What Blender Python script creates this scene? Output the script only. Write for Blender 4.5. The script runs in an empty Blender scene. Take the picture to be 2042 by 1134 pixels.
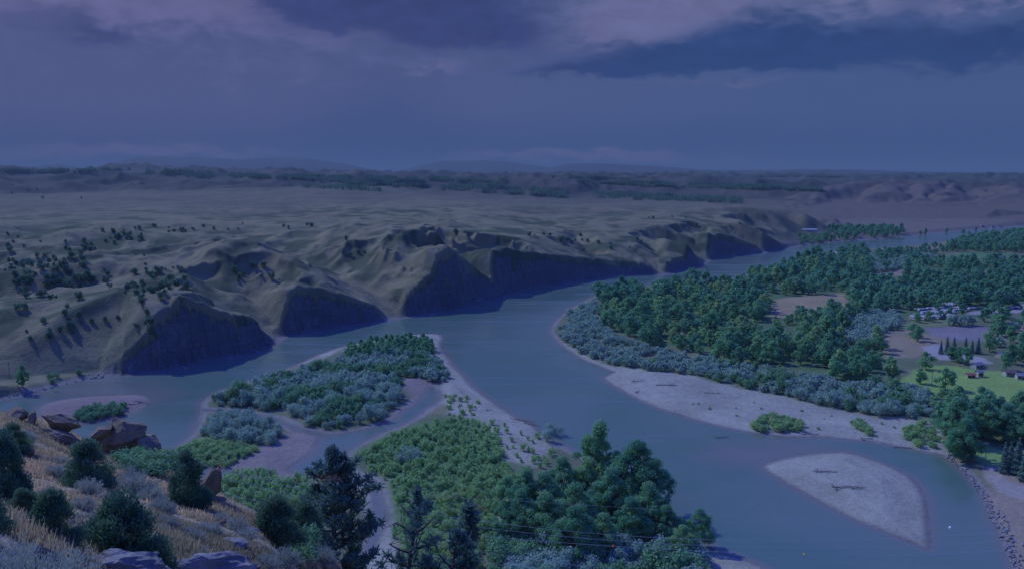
import bpy, bmesh, math, random
import numpy as np
from mathutils import Vector

R = math.radians
scene = bpy.context.scene
COL = scene.collection

# ------------------------------------------------------------------ camera
F = 1699.0            # focal length in photo pixels (photo 2042 x 1134)
HOR = 342.0           # eye-level row
H = 110.0             # eye height above the river
PITCH = math.atan((567.0 - HOR) / F)
SP, CP = math.sin(PITCH), math.cos(PITCH)
cam = bpy.data.cameras.new("camera")
cam.sensor_width = 36.0
cam.lens = 36.0 * F / 2042.0
cam.clip_start = 0.3
cam.clip_end = 200000.0
camo = bpy.data.objects.new("camera", cam)
camo.location = (0, 0, H)
camo.rotation_euler = (R(90) - PITCH, 0, 0)
COL.objects.link(camo)
scene.camera = camo

# ------------------------------------------------------------------ sun, sky, exposure
SUN_DIR = Vector((-0.77, 0.60, 0.0)).normalized()
SUN_EL = R(43)
SUN_AZ = math.atan2(SUN_DIR.x, SUN_DIR.y)
sdir = Vector((SUN_DIR.x * math.cos(SUN_EL), SUN_DIR.y * math.cos(SUN_EL), math.sin(SUN_EL)))
sl = bpy.data.lights.new("sun", "SUN")
sl.energy = 2.5
sl.angle = R(0.5)
sl.color = (0.76, 0.88, 0.88)
so = bpy.data.objects.new("sun", sl)
so.rotation_euler = sdir.to_track_quat('Z', 'Y').to_euler()
so.location = (-300, 200, 600)
COL.objects.link(so)
vs = scene.view_settings
vs.view_transform = 'Standard'
vs.look = 'None'
vs.exposure = -0.45
vs.gamma = 1.0
vs.use_curve_mapping = False
scene.cycles.use_denoising = True
scene.cycles.max_bounces = 8
scene.cycles.diffuse_bounces = 5
scene.cycles.glossy_bounces = 2
scene.cycles.transmission_bounces = 4
scene.cycles.volume_bounces = 0
scene.cycles.transparent_max_bounces = 6


class NX:
    """tiny expression builder for node math"""
    def __init__(s, nt, sock): s.nt, s.s = nt, sock
    def _op(s, op, *a, clamp=False):
        n = s.nt.nodes.new("ShaderNodeMath"); n.operation = op; n.use_clamp = clamp
        for i, v in enumerate((s,) + a):
            if isinstance(v, NX): s.nt.links.new(v.s, n.inputs[i])
            else: n.inputs[i].default_value = v
        return NX(s.nt, n.outputs[0])
    def __add__(s, o): return s._op('ADD', o)
    __radd__ = __add__
    def __sub__(s, o): return s._op('SUBTRACT', o)
    def __mul__(s, o): return s._op('MULTIPLY', o)
    __rmul__ = __mul__
    def __truediv__(s, o): return s._op('DIVIDE', o)
    def f(s, op, *a): return s._op(op, *a)
    def clamp(s): return s._op('ADD', 0.0, clamp=True)
    def smooth(s, lo, hi):
        n = s.nt.nodes.new("ShaderNodeMapRange"); n.interpolation_type = 'SMOOTHSTEP'
        s.nt.links.new(s.s, n.inputs[0]); n.inputs[1].default_value = lo; n.inputs[2].default_value = hi
        return NX(s.nt, n.outputs[0])


def mixc(nt, fac, a, b):
    n = nt.nodes.new("ShaderNodeMix"); n.data_type = 'RGBA'
    if isinstance(fac, NX): nt.links.new(fac.s, n.inputs[0])
    else: n.inputs[0].default_value = fac
    for v, i in ((a, 6), (b, 7)):
        if isinstance(v, tuple): n.inputs[i].default_value = v if len(v) == 4 else v + (1,)
        else: nt.links.new(v, n.inputs[i])
    return n.outputs[2]


def noise(nt, vec, scale, detail=4, rough=0.55, dist=0.0):
    n = nt.nodes.new("ShaderNodeTexNoise")
    n.inputs["Scale"].default_value = scale; n.inputs["Detail"].default_value = detail
    n.inputs["Roughness"].default_value = rough; n.inputs["Distortion"].default_value = dist
    if vec is not None: nt.links.new(vec, n.inputs["Vector"])
    return n


def build_world():
    w = bpy.data.worlds.new("World"); scene.world = w; w.use_nodes = True
    nt = w.node_tree
    bg = nt.nodes["Background"]; bg.inputs[1].default_value = 0.1
    sky = nt.nodes.new("ShaderNodeTexSky"); sky.sky_type = 'NISHITA'; sky.sun_disc = False
    sky.sun_elevation = SUN_EL; sky.sun_rotation = SUN_AZ
    sky.air_density = 1.6; sky.dust_density = 0.6; sky.ozone_density = 3.0
    tc = nt.nodes.new("ShaderNodeTexCoord")
    sep = nt.nodes.new("ShaderNodeSeparateXYZ"); nt.links.new(tc.outputs["Generated"], sep.inputs[0])
    X, Y, Z = (NX(nt, sep.outputs[i]) for i in range(3))
    az = X.f('ARCTAN2', Y)                     # 0 straight ahead, + to the east
    el = Z.f('ARCSINE')
    cmb = nt.nodes.new("ShaderNodeCombineXYZ")
    nt.links.new((az * 8.0).s, cmb.inputs[0]); nt.links.new((el * 20.0).s, cmb.inputs[1])
    n1 = noise(nt, cmb.outputs[0], 1.0, 8, 0.58, 0.9)
    n2 = noise(nt, cmb.outputs[0], 3.4, 6, 0.6, 0.4)
    cm2 = nt.nodes.new("ShaderNodeCombineXYZ")
    nt.links.new((az * 3.0).s, cm2.inputs[0]); nt.links.new((el * 9.0).s, cm2.inputs[1]); cm2.inputs[2].default_value = 7.3
    n3 = noise(nt, cm2.outputs[0], 1.0, 3, 0.5, 0.3)
    na, nb, nc = NX(nt, n1.outputs[0]) - 0.5, NX(nt, n2.outputs[0]) - 0.5, NX(nt, n3.outputs[0]) - 0.5
    azw = az + na * 0.10 + nb * 0.04
    elw = el + nb * 0.030 + na * 0.036

    def PX(px): return math.atan((px - 1021) / F)
    def PY(py): return (HOR - py) / F

    def blob(px, py, sx, sy, k=1.0):
        a = (azw - PX(px)) * (F / sx); e = (elw - PY(py)) * (F / sy)
        return (a * a + e * e).f('MULTIPLY', -1.0).f('EXPONENT') * k

    def total(lst):
        t = blob(*lst[0])
        for b in lst[1:]: t = t + blob(*b)
        return t
    dark = total([(820, 30, 260, 60, 1.0), (960, 85, 150, 28, .6), (640, 20, 120, 35, .6), (1390, 126, 240, 30, .95), (1600, 118, 150, 34, .75),
                  (1160, 150, 120, 14, .7), (1970, 134, 140, 36, .95), (1480, 85, 110, 40, .5), (1790, 75, 60, 45, .3), (210, 112, 90, 18, .55), (90, 80, 130, 26, .4),
                  (1030, -90, 700, 60, .5), (1900, 20, 130, 40, .4)])
    brt = total([(330, 45, 240, 55, .9), (480, 20, 120, 40, .6), (1180, 80, 150, 40, .8), (1330, 45, 130, 45, .9), (1180, 25, 240, 22, .4),
                 (1960, 45, 140, 34, .8), (1640, 50, 190, 30, .6), (1720, 20, 160, 22, .4), (700, 85, 110, 22, .5), (880, 140, 50, 18, .5), (1450, 172, 300, 16, .3),
                 (60, 40, 120, 60, .5), (600, 150, 300, 40, .25), (1760, 15, 260, 26, .35)])
    streak = total([(330, 303, 260, 11, .9), (1150, 311, 260, 10, 1.0), (1230, 322, 180, 5, .5), (40, 318, 160, 10, .6), (1500, 325, 300, 8, .3)])
    dk = (dark + na * 0.5 + nb * 0.45).smooth(0.12, 0.78)
    bt = (brt + na * 0.7 + nb * 0.8).smooth(0.12, 0.90)
    # cloud deck seen low over the plains: sheets of rain from violet grey to slate blue
    lr = (azw + nc * 0.5).smooth(-0.5, 0.45)
    band = mixc(nt, lr, (0.082, 0.100, 0.245), (0.060, 0.101, 0.247))
    low = mixc(nt, lr, (0.052, 0.080, 0.215), (0.046, 0.086, 0.225))
    c = mixc(nt, (el + nc * 0.03).smooth(0.012, 0.075), low, band)
    c = mixc(nt, (nc * 1.6).clamp(), c, (0.060, 0.086, 0.232))
    veil = total([(770, 262, 130, 85, 1.0), (860, 300, 260, 40, .6), (1500, 290, 420, 40, .4)])
    c = mixc(nt, (veil * (nc * 1.2 + 1.0)).clamp() * 0.75, c, (0.046, 0.080, 0.218))
    c = mixc(nt, bt * 0.9, c, mixc(nt, lr, (0.132, 0.134, 0.290), (0.140, 0.152, 0.305)))
    c = mixc(nt, dk * 0.92, c, mixc(nt, (azw + nb * .1).smooth(-0.1, 0.2), (0.038, 0.054, 0.178), (0.024, 0.056, 0.185)))
    c = mixc(nt, (streak + nb * 0.5).smooth(0.1, 0.9) * 0.75, c, (0.125, 0.122, 0.275))
    puff = nt.nodes.new("ShaderNodeVectorMath"); puff.operation = 'SCALE'; nt.links.new(c, puff.inputs[0])
    nt.links.new(((nb * 0.55 + na * 0.35) * el.smooth(0.09, 0.14) + 1.0).s, puff.inputs["Scale"]); c = puff.outputs[0]
    # the low deck gives way to open blue sky overhead
    up = (el + na * 0.25).smooth(0.26, 0.62)
    tint = nt.nodes.new("ShaderNodeMix"); tint.data_type = 'RGBA'; tint.blend_type = 'MULTIPLY'; tint.inputs[0].default_value = 1
    nt.links.new(sky.outputs[0], tint.inputs[6]); tint.inputs[7].default_value = SKY_TINT + (1,)
    sc = nt.nodes.new("ShaderNodeVectorMath"); sc.operation = 'SCALE'
    nt.links.new(c, sc.inputs[0]); sc.inputs["Scale"].default_value = CLOUD_GAIN
    nt.links.new(mixc(nt, up, sc.outputs[0], tint.outputs[2]), bg.inputs[0])


SKY_TINT = (0.36, 0.60, 3.1)
CLOUD_GAIN = 10.0 / (2 ** vs.exposure)
build_world()

# ------------------------------------------------------------------ geometry of the view: pixel -> place


def ray(px, py):
    dx = (px - 1021.0) / F; dy = (567.0 - py) / F
    return np.array([dx, CP + dy * SP, -SP + dy * CP])


def P(px, py, z=0.0):
    d = ray(px, py); t = (z - H) / d[2]
    return d[0] * t, d[1] * t


def PD(px, py, D):
    d = ray(px, py); t = D / math.hypot(d[0], d[1])
    return d[0] * t, d[1] * t, H + d[2] * t


def PZ(px, D, z):
    y = D
    for _ in range(3):
        dep = y * CP + (H - z) * SP
        x = (px - 1021.0) / F * dep
        y = math.sqrt(max(D * D - x * x, 1.0))
    return x, y


def to_px(x, y, z):
    dep = y * CP - (z - H) * SP
    up = y * SP + (z - H) * CP
    return 1021 + F * x / dep, 567 - F * up / dep


rs = np.random.RandomState(7)
PERM = np.concatenate([rs.permutation(256)] * 3)
GR = np.stack([np.cos(np.arange(256) * 2.399963), np.sin(np.arange(256) * 2.399963)], 1)


def gnoise(x, y):
    xi = np.floor(x).astype(np.int64); yi = np.floor(y).astype(np.int64)
    xf = x - xi; yf = y - yi
    u = xf * xf * xf * (xf * (xf * 6 - 15) + 10); v = yf * yf * yf * (yf * (yf * 6 - 15) + 10)
    xi &= 255; yi &= 255

    def g(ix, iy, fx, fy):
        h = PERM[PERM[ix & 255] + (iy & 255)]
        return GR[h, 0] * fx + GR[h, 1] * fy
    a = g(xi, yi, xf, yf); b = g(xi + 1, yi, xf - 1, yf); c = g(xi, yi + 1, xf, yf - 1); d = g(xi + 1, yi + 1, xf - 1, yf - 1)
    return 1.5 * ((a * (1 - u) + b * u) * (1 - v) + (c * (1 - u) + d * u) * v)


def fbm(x, y, wl, octv=4, gain=0.5, seed=0.0):
    s = np.zeros_like(x); a = 1.0; t = 0.0
    for o in range(octv):
        f = (2.03 ** o) / wl
        s += a * gnoise(x * f + seed * 17.3 + o * 5.1, y * f - seed * 9.7 + o * 3.3); t += a; a *= gain
    return s / t


def ridged(x, y, wl, octv=4, seed=0.0):
    s = np.zeros_like(x); a = 1.0; t = 0.0; w = 1.0
    for o in range(octv):
        f = (2.05 ** o) / wl
        n = 1 - np.abs(gnoise(x * f + seed * 13.1 + o * 7.7, y * f + seed * 4.9 - o * 2.9)) * 1.7
        n = np.clip(n, 0, 1) ** 2 * w
        s += a * n; t += a; w = np.clip(n * 1.6, 0, 1); a *= 0.5
    return s / t


def sstep(a, b, x):
    t = np.clip((x - a) / (b - a), 0, 1)
    return t * t * (3 - 2 * t)


def inside(poly, x, y):
    r = np.zeros(x.shape, bool)
    n = len(poly)
    for i in range(n):
        x0, y0 = poly[i]; x1, y1 = poly[(i + 1) % n]
        if y0 == y1: continue
        c = ((y0 > y) != (y1 > y)) & (x < (x1 - x0) * (y - y0) / (y1 - y0) + x0)
        r ^= c
    return r


def sdf(poly, x, y):
    """signed distance, positive inside"""
    best = np.full(x.shape, 1e18)
    n = len(poly)
    for i in range(n):
        x0, y0 = poly[i]; x1, y1 = poly[(i + 1) % n]
        ex, ey = x1 - x0, y1 - y0
        t = np.clip(((x - x0) * ex + (y - y0) * ey) / max(ex * ex + ey * ey, 1e-9), 0, 1)
        dx = x - x0 - t * ex; dy = y - y0 - t * ey
        best = np.minimum(best, dx * dx + dy * dy)
    return np.where(inside(poly, x, y), 1, -1) * np.sqrt(best)


def W(pts, z=0.0):
    return [P(a, b, z) for a, b in pts]


def smooth_poly(pts, closed=True):
    """one round of corner cutting"""
    out = []
    n = len(pts)
    for i in range(n):
        a = pts[i]; b = pts[(i + 1) % n]
        out.append((a[0] * .75 + b[0] * .25, a[1] * .75 + b[1] * .25))
        out.append((a[0] * .25 + b[0] * .75, a[1] * .25 + b[1] * .75))
    return out


BANK = [(-900, 900), (-500, 850), (-250, 822), (0, 797), (60, 787), (115, 768), (190, 753), (240, 751), (330, 743), (420, 724), (500, 707), (548, 690),
        (570, 673), (640, 661), (700, 651), (785, 638), (800, 635), (870, 626), (940, 613), (1000, 595), (1045, 581), (1100, 571),
        (1180, 558), (1240, 551), (1322, 548), (1345, 545), (1400, 531), (1415, 521), (1450, 511), (1530, 504), (1572, 496),
        (1612, 488), (1700, 480), (1760, 477), (1850, 467), (1930, 459), (2042, 451), (2300, 440), (3200, 428)]
SOUTH = [(3200, 434), (2300, 447), (2042, 457), (1960, 466), (1890, 481), (1830, 489), (1745, 494), (1690, 500), (1640, 503), (1600, 512), (1540, 527),
         (1500, 545), (1440, 560), (1380, 566), (1300, 570), (1240, 575), (1185, 590), (1140, 612), (1105, 640), (1096, 660),
         (1115, 687), (1150, 713), (1200, 733), (1222, 741), (1200, 754), (1220, 768), (1270, 796), (1310, 815), (1380, 836),
         (1440, 851), (1500, 863), (1560, 870), (1650, 873), (1740, 882), (1830, 898), (1878, 907), (1920, 940), (1952, 977),
         (1972, 1022), (2000, 1090), (2018, 1134), (2040, 1220), (2100, 1400), (2200, 1700)]
RIVER = W(BANK) + W(SOUTH) + W([(1200, 1700), (200, 1500), (-900, 1400)])
NORTH = W(BANK) + [(60000, 3000), (60000, 80000), (-60000, 80000), (-60000, 300)]
ISLAND_A = W(smooth_poly([(600, 722), (650, 700), (720, 681), (800, 668), (862, 664), (888, 668), (876, 692), (897, 716), (932, 756), (972, 792),
              (1022, 826), (1062, 846), (1092, 868), (1130, 892), (1200, 925), (1280, 975), (1310, 1005), (1350, 1050), (1425, 1095),
              (1480, 1112), (1540, 1136), (1600, 1180), (1640, 1400), (1500, 1700), (200, 1700), (150, 1200), (250, 1050), (300, 960), (328, 920), (345, 895),
              (380, 868), (396, 840), (400, 815), (402, 798), (430, 780), (480, 765), (540, 745)]))
ISLAND_B = W(smooth_poly([(100, 800), (160, 791), (220, 788), (285, 786), (302, 798), (285, 815), (265, 826), (220, 838), (140, 848), (80, 840), (70, 815)]))
BAR = W(smooth_poly([(1512, 930), (1530, 922), (1562, 912), (1600, 905), (1640, 900), (1690, 900), (1725, 907), (1745, 917), (1800, 938), (1835, 965), (1848, 1000),
         (1852, 1040), (1858, 1075), (1857, 1100), (1838, 1094), (1760, 1060), (1700, 1037), (1620, 993), (1560, 960)]))
POOL1 = W(smooth_poly([(858, 768), (868, 775), (872, 795), (850, 814), (818, 838), (790, 852), (760, 862), (735, 875), (708, 888), (692, 902), (665, 936),
           (625, 946), (570, 938), (590, 925), (622, 905), (632, 885), (640, 868), (700, 862), (760, 848), (795, 832), (802, 820), (830, 806), (853, 786)]))
POOL2 = W(smooth_poly([(398, 934), (430, 935), (470, 938), (462, 950), (432, 963), (410, 962)]))
BROOK = W([(404, 815), (470, 820), (550, 835), (600, 855), (665, 868), (640, 872), (590, 856), (548, 840), (470, 824), (404, 818)])
STREAM = W([(735, 955), (752, 965), (760, 1000), (764, 1030), (752, 1060), (735, 1110), (728, 1110), (744, 1055), (750, 1020), (748, 990), (735, 965)])
BLUFF = [(-900, 830), (-500, 790), (0, 762), (110, 752), (190, 742), (230, 718), (260, 698), (330, 638), (375, 612), (405, 589), (440, 602), (480, 618),
         (540, 624), (553, 650), (563, 668), (575, 640), (605, 581), (630, 568), (680, 580), (730, 592), (762, 606), (783, 630), (797, 633), (806, 622),
         (830, 582), (860, 562), (890, 543), (908, 508), (945, 493), (965, 515), (985, 540), (1003, 556), (1013, 520), (1022, 499), (1040, 497), (1100, 505), (1180, 515), (1240, 521),
         (1300, 526), (1316, 538), (1326, 545), (1345, 521), (1383, 511), (1394, 486), (1408, 513), (1416, 518), (1424, 500), (1437, 466),
         (1480, 475), (1518, 490), (1528, 499), (1534, 488), (1542, 466), (1570, 486), (1590, 487), (1612, 486), (1700, 479), (2042, 450), (3200, 426)]

GRAVEL_R = W([(1190, 754), (1220, 774), (1310, 822), (1440, 858), (1560, 880), (1740, 890), (1890, 914), (1884, 880), (1868, 845), (1830, 838), (1700, 828),
              (1610, 806), (1500, 784), (1420, 767), (1385, 754), (1320, 744), (1222, 732), (1160, 705), (1120, 680), (1100, 680)])
GRAVEL_A = W([(590, 728), (650, 690), (720, 672), (800, 660), (895, 660), (890, 690), (910, 716), (945, 756), (985, 792), (1075, 846),
              (1110, 880), (1075, 935), (1010, 925), (960, 880), (905, 838), (880, 800), (885, 750), (868, 700), (850, 676), (780, 680), (700, 690), (650, 716)])
MUD = W([(395, 935), (420, 905), (500, 895), (560, 880), (585, 850), (640, 860), (640, 900), (590, 950), (600, 985), (560, 985), (480, 960), (420, 965)])
SANDSPIT = W([(868, 760), (830, 750), (800, 765), (820, 800), (800, 830), (850, 815), (875, 790)])
GRAVEL_S = W([(700, 935), (752, 950), (778, 1000), (790, 1060), (800, 1134), (830, 1250), (640, 1250), (720, 1134), (735, 1060), (735, 1000), (690, 955)])
GRAVEL_T = W([(1410, 1085), (1480, 1104), (1560, 1134), (1640, 1190), (1600, 1300), (1450, 1200), (1390, 1134)])
GRAVEL_U = W([(985, 1030), (1040, 1045), (1040, 1060), (985, 1065)])
GRAVEL_B = ISLAND_B
FIELD_1 = W([(1532, 603), (1600, 594), (1686, 588), (1690, 622), (1660, 634), (1600, 640), (1535, 640)])
FIELD_2 = W([(1752, 672), (1800, 662), (1850, 676), (1905, 685), (1868, 712), (1820, 722), (1770, 722)])
LOT = W([(1842, 662), (1935, 654), (1985, 662), (1970, 690), (1900, 688), (1858, 678)])
GRASS_1 = W([(1795, 650), (1900, 640), (1935, 652), (1842, 660), (1780, 668)])
ROADS = [W([(1838, 700), (1870, 694), (1920, 712), (1960, 722), (1980, 734), (1920, 728), (1850, 724)]),
         W([(1930, 628), (2060, 622), (2060, 629), (1930, 634)]), W([(1640, 505), (1700, 500), (1650, 512), (1560, 528), (1500, 548), (1470, 570), (1468, 560), (1500, 540), (1580, 518)])]
LAWN = W([(1780, 772), (1850, 735), (1905, 738), (1960, 748), (2060, 752), (2060, 815), (1990, 805), (1900, 800)])
LAWN_2 = W([(1930, 886), (1960, 888), (2000, 905), (2060, 912), (2060, 960), (1985, 945), (1945, 920)])
PATH = W([(1958, 930), (1985, 935), (2005, 960), (2060, 985), (2060, 1010), (2010, 990), (1985, 980), (1968, 955)])
YARD_R = W([(1960, 940), (2060, 930), (2060, 1300), (2045, 1200), (2015, 1095), (1990, 1040), (1970, 985)])
STRIP = W([(1862, 518), (1930, 506), (2010, 508), (2010, 516), (1930, 520), (1870, 524)])
BARE = [W([(1338, 662), (1365, 656), (1386, 662), (1380, 673), (1345, 673)]), W([(1745, 545), (1830, 540), (1830, 552), (1760, 556)]),
        W([(1750, 498), (1850, 492), (1960, 478), (2060, 470), (2060, 485), (1960, 492), (1880, 500), (1800, 506)]),
        W([(1960, 545), (2060, 535), (2060, 560), (1980, 562)]), W([(1985, 655), (2060, 650), (2060, 672), (1985, 670)])]

UND_1 = W([(705, 902), (765, 872), (825, 852), (900, 836), (950, 838), (985, 880), (1000, 930), (1050, 965), (1000, 1000), (985, 1060), (960, 1134), (930, 1250), (840, 1250), (805, 1100), (790, 1040), (775, 960)])
UND_2 = W([(335, 925), (362, 886), (405, 876), (500, 890), (515, 897), (440, 922), (380, 938)])
UND_3 = W([(1190, 592), (1440, 566), (1700, 520), (2060, 520), (2060, 618), (1800, 640), (1690, 690), (1800, 745), (1700, 768), (1420, 718), (1225, 665)])
bank_w = np.array(W(BANK)); bank_px = np.array([b[0] for b in BANK], float); bank_py = np.array([b[1] for b in BANK], float)
hc_px = np.array([b[0] for b in BLUFF], float)
hc_z = []
for a, b in BLUFF:
    py = np.interp(a, bank_px, bank_py)
    D = math.hypot(*P(a, py)) + 14
    hc_z.append(max(PD(a, b, D)[2], 1.5))
hc_z = np.array(hc_z)

CTRL = []   # terrain control: (px, D, z)


def cz(px, py, z):
    x, y = P(px, py, z); CTRL.append((x, y, z))


def cd(px, D, z):
    x, y = PZ(px, D, z); CTRL.append((x, y, z))


for a, b, z in [(-600, 700, 20), (-600, 560, 40), (-600, 450, 56), (-600, 390, 66), (-300, 640, 28), (-300, 500, 48),
                (0, 705, 12), (0, 660, 20), (0, 620, 27), (0, 575, 36), (0, 545, 37), (0, 505, 44), (0, 480, 43), (0, 455, 52), (0, 430, 50), (0, 400, 60), (0, 372, 68),
                (120, 655, 24), (120, 590, 30), (120, 545, 41), (120, 515, 38), (120, 478, 45),
                (200, 690, 16), (200, 640, 27), (200, 600, 34), (200, 560, 36), (200, 520, 43), (200, 490, 42), (200, 455, 52), (200, 420, 54), (200, 390, 60), (200, 366, 72),
                (330, 600, 36), (300, 560, 41), (330, 540, 38), (330, 500, 45), (340, 460, 50), (340, 420, 54),
                (490, 476, 57), (440, 520, 44), (540, 520, 43), (560, 560, 28), (470, 590, 31), (520, 580, 27), (560, 470, 45), (420, 470, 46),
                (640, 560, 27), (600, 520, 36), (660, 530, 36), (700, 560, 24), (640, 490, 46), (720, 480, 51), (700, 450, 50), (700, 420, 57), (700, 398, 58), (700, 368, 75),
                (760, 560, 24), (800, 545, 30), (800, 500, 46), (830, 470, 55), (880, 470, 54), (860, 520, 44), (900, 485, 50), (945, 492, 46.5), (945, 470, 47), (870, 440, 53), (870, 410, 58), (870, 397, 60),
                (985, 500, 38), (1000, 480, 42), (1040, 490, 38), (1100, 495, 33), (1100, 470, 40), (1100, 440, 45), (1100, 412, 52), (1240, 500, 25), (1240, 470, 34), (1240, 430, 46),
                (1240, 408, 52), (1393, 478, 27), (1400, 450, 40), (1400, 422, 48), (1437, 462, 29), (1500, 450, 38), (1500, 430, 44), (1540, 432, 42), (1588, 470, 9),
                (1330, 500, 22), (1330, 470, 33)]:
    cz(a, b, z)
for a, D, z in [(0, 3400, 98), (150, 3900, 109), (330, 4300, 131), (300, 5200, 120), (450, 4100, 112), (560, 3900, 104), (700, 3900, 96), (0, 5200, 112), (-600, 4000, 105),
                (900, 2200, 46), (900, 2700, 52), (900, 3300, 76), (900, 4200, 92), (600, 2700, 66), (600, 3300, 86), (1200, 2000, 26), (1200, 2500, 34), (1200, 3200, 66), (1200, 4000, 86),
                (1050, 2300, 34), (1050, 3000, 64), (1360, 1900, 22), (1360, 2500, 40), (1360, 3200, 68), (1360, 4200, 84),
                (1500, 1750, 14), (1500, 2300, 36), (1500, 3000, 62), (1500, 4500, 80), (1545, 1520, 44), (1600, 1560, 16), (1450, 1650, 38), (1650, 1600, 7),
                (1650, 2000, 10), (1620, 2500, 24), (1640, 2900, 40), (1790, 1750, 4), (1790, 1950, 7), (1790, 2300, 20), (1760, 2750, 46), (1830, 2750, 48), (1790, 3500, 50),
                (1950, 1850, 5), (1990, 2150, 12), (1950, 2450, 24), (1950, 2800, 46), (1950, 3600, 55), (2200, 1950, 10), (2200, 2700, 80), (2600, 2600, 70), (3200, 2400, 50),
                (1620, 1350, 3), (1700, 1500, 3.5), (1850, 1600, 4), (2000, 1680, 4), (2300, 1750, 4), (3200, 1900, 5),
                (1700, 5000, 82), (2000, 5000, 84), (1000, 6000, 93), (0, 7000, 98), (2000, 7000, 88), (500, 7000, 98), (1500, 7000, 90), (-900, 7000, 98), (3000, 7000, 88)]:
    cd(a, D, z)
CTRL = np.array(CTRL)


def uv(x, y):
    r = np.hypot(x, y)
    return np.arctan2(x, np.maximum(y, 1e-3)) * 9.0, np.log(np.maximum(r, 1.0)) * 4.0


class TPS:
    def __init__(s, x, y, z, lam):
        s.u, s.v = uv(x, y); n = len(x)
        s.z0 = 0
        d2 = (s.u[:, None] - s.u) ** 2 + (s.v[:, None] - s.v) ** 2
        K = np.where(d2 > 0, 0.5 * d2 * np.log(np.maximum(d2, 1e-12)), 0)
        A = np.zeros((n + 3, n + 3)); A[:n, :n] = K + lam * np.eye(n)
        A[:n, n] = 1; A[:n, n + 1] = s.u; A[:n, n + 2] = s.v; A[n:, :n] = A[:n, n:].T
        b = np.zeros(n + 3); b[:n] = z
        s.w = np.linalg.solve(A, b); s.n = n

    def __call__(s, x, y):
        out = np.empty(x.shape); u, v = uv(x, y); w = s.w
        for i in range(0, len(x), 40000):
            a = u[i:i + 40000, None]; b = v[i:i + 40000, None]
            d2 = (a - s.u) ** 2 + (b - s.v) ** 2
            out[i:i + 40000] = (0.5 * d2 * np.log(np.maximum(d2, 1e-12))) @ w[:s.n] + w[s.n] + w[s.n + 1] * a[:, 0] + w[s.n + 2] * b[:, 0]
        return out


tps_n = TPS(CTRL[:, 0], CTRL[:, 1], CTRL[:, 2], 0.02)

# the near hillside the camera stands on: (px, py, D) seen points and (px, D, z) hidden ones
fg = []
for px, py, D in [(0, 1134, 9), (150, 1134, 12), (300, 1134, 16), (450, 1134, 20), (600, 1134, 36), (680, 1134, 60),
                  (0, 1060, 15), (100, 1060, 22), (300, 1060, 29), (450, 1060, 36), (560, 1060, 50), (600, 1072, 58),
                  (-300, 1060, 14), (-300, 950, 30), (0, 980, 30), (100, 980, 34), (200, 980, 40), (330, 990, 48), (440, 985, 58), (520, 1030, 57),
                  (50, 920, 46), (150, 920, 54), (300, 925, 66), (350, 940, 66), (30, 870, 58), (120, 880, 66), (200, 895, 70), (250, 900, 70),
                  (20, 828, 74), (90, 845, 76), (150, 868, 75), (-300, 850, 60), (-300, 800, 85)]:
    fg.append(PD(px, py, D))
for px, D, z in [(1021, 2, 108.2), (1021, 6, 105), (1021, 12, 98.5), (1021, 25, 88), (1021, 50, 70), (1021, 100, 38), (1021, 160, 12), (1021, 220, -6), (1021, 300, -12),
                 (1400, 6, 105), (1400, 12, 98), (1400, 25, 88), (1400, 50, 70), (1400, 100, 36), (1400, 160, 10), (1400, 220, -8), (1400, 300, -12),
                 (2000, 8, 102), (2000, 25, 86), (2000, 60, 60), (2000, 110, 28), (2000, 170, 2), (2000, 220, -10), (2000, 300, -14),
                 (2900, 8, 104), (2900, 40, 84), (2900, 100, 40), (2900, 170, 4), (2900, 260, -14),
                 (500, 3, 108), (0, 3, 108.3), (300, 8, 104.0), (600, 12, 100), (700, 25, 90.5), (720, 45, 80),
                 (0, 100, 76), (0, 150, 42), (0, 200, 12), (0, 250, -6), (0, 320, -12), (-500, 10, 106), (-500, 60, 93), (-500, 100, 82), (-500, 160, 45), (-500, 230, -5), (-500, 320, -12),
                 (300, 95, 70), (300, 140, 40), (300, 190, 8), (300, 240, -8), (300, 320, -12), (480, 75, 75), (480, 105, 56), (480, 145, 28), (480, 195, 0), (480, 260, -10),
                 (650, 75, 69), (650, 92, 60), (650, 130, 34), (650, 180, 2), (650, 240, -10), (800, 60, 70), (800, 90, 50), (800, 140, 22), (800, 190, -4)]:
    x, y = PZ(px, D, z); fg.append((x, y, z))
fg = np.array(fg)
tps_f = TPS(fg[:, 0], fg[:, 1], fg[:, 2], 0.01)


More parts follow.
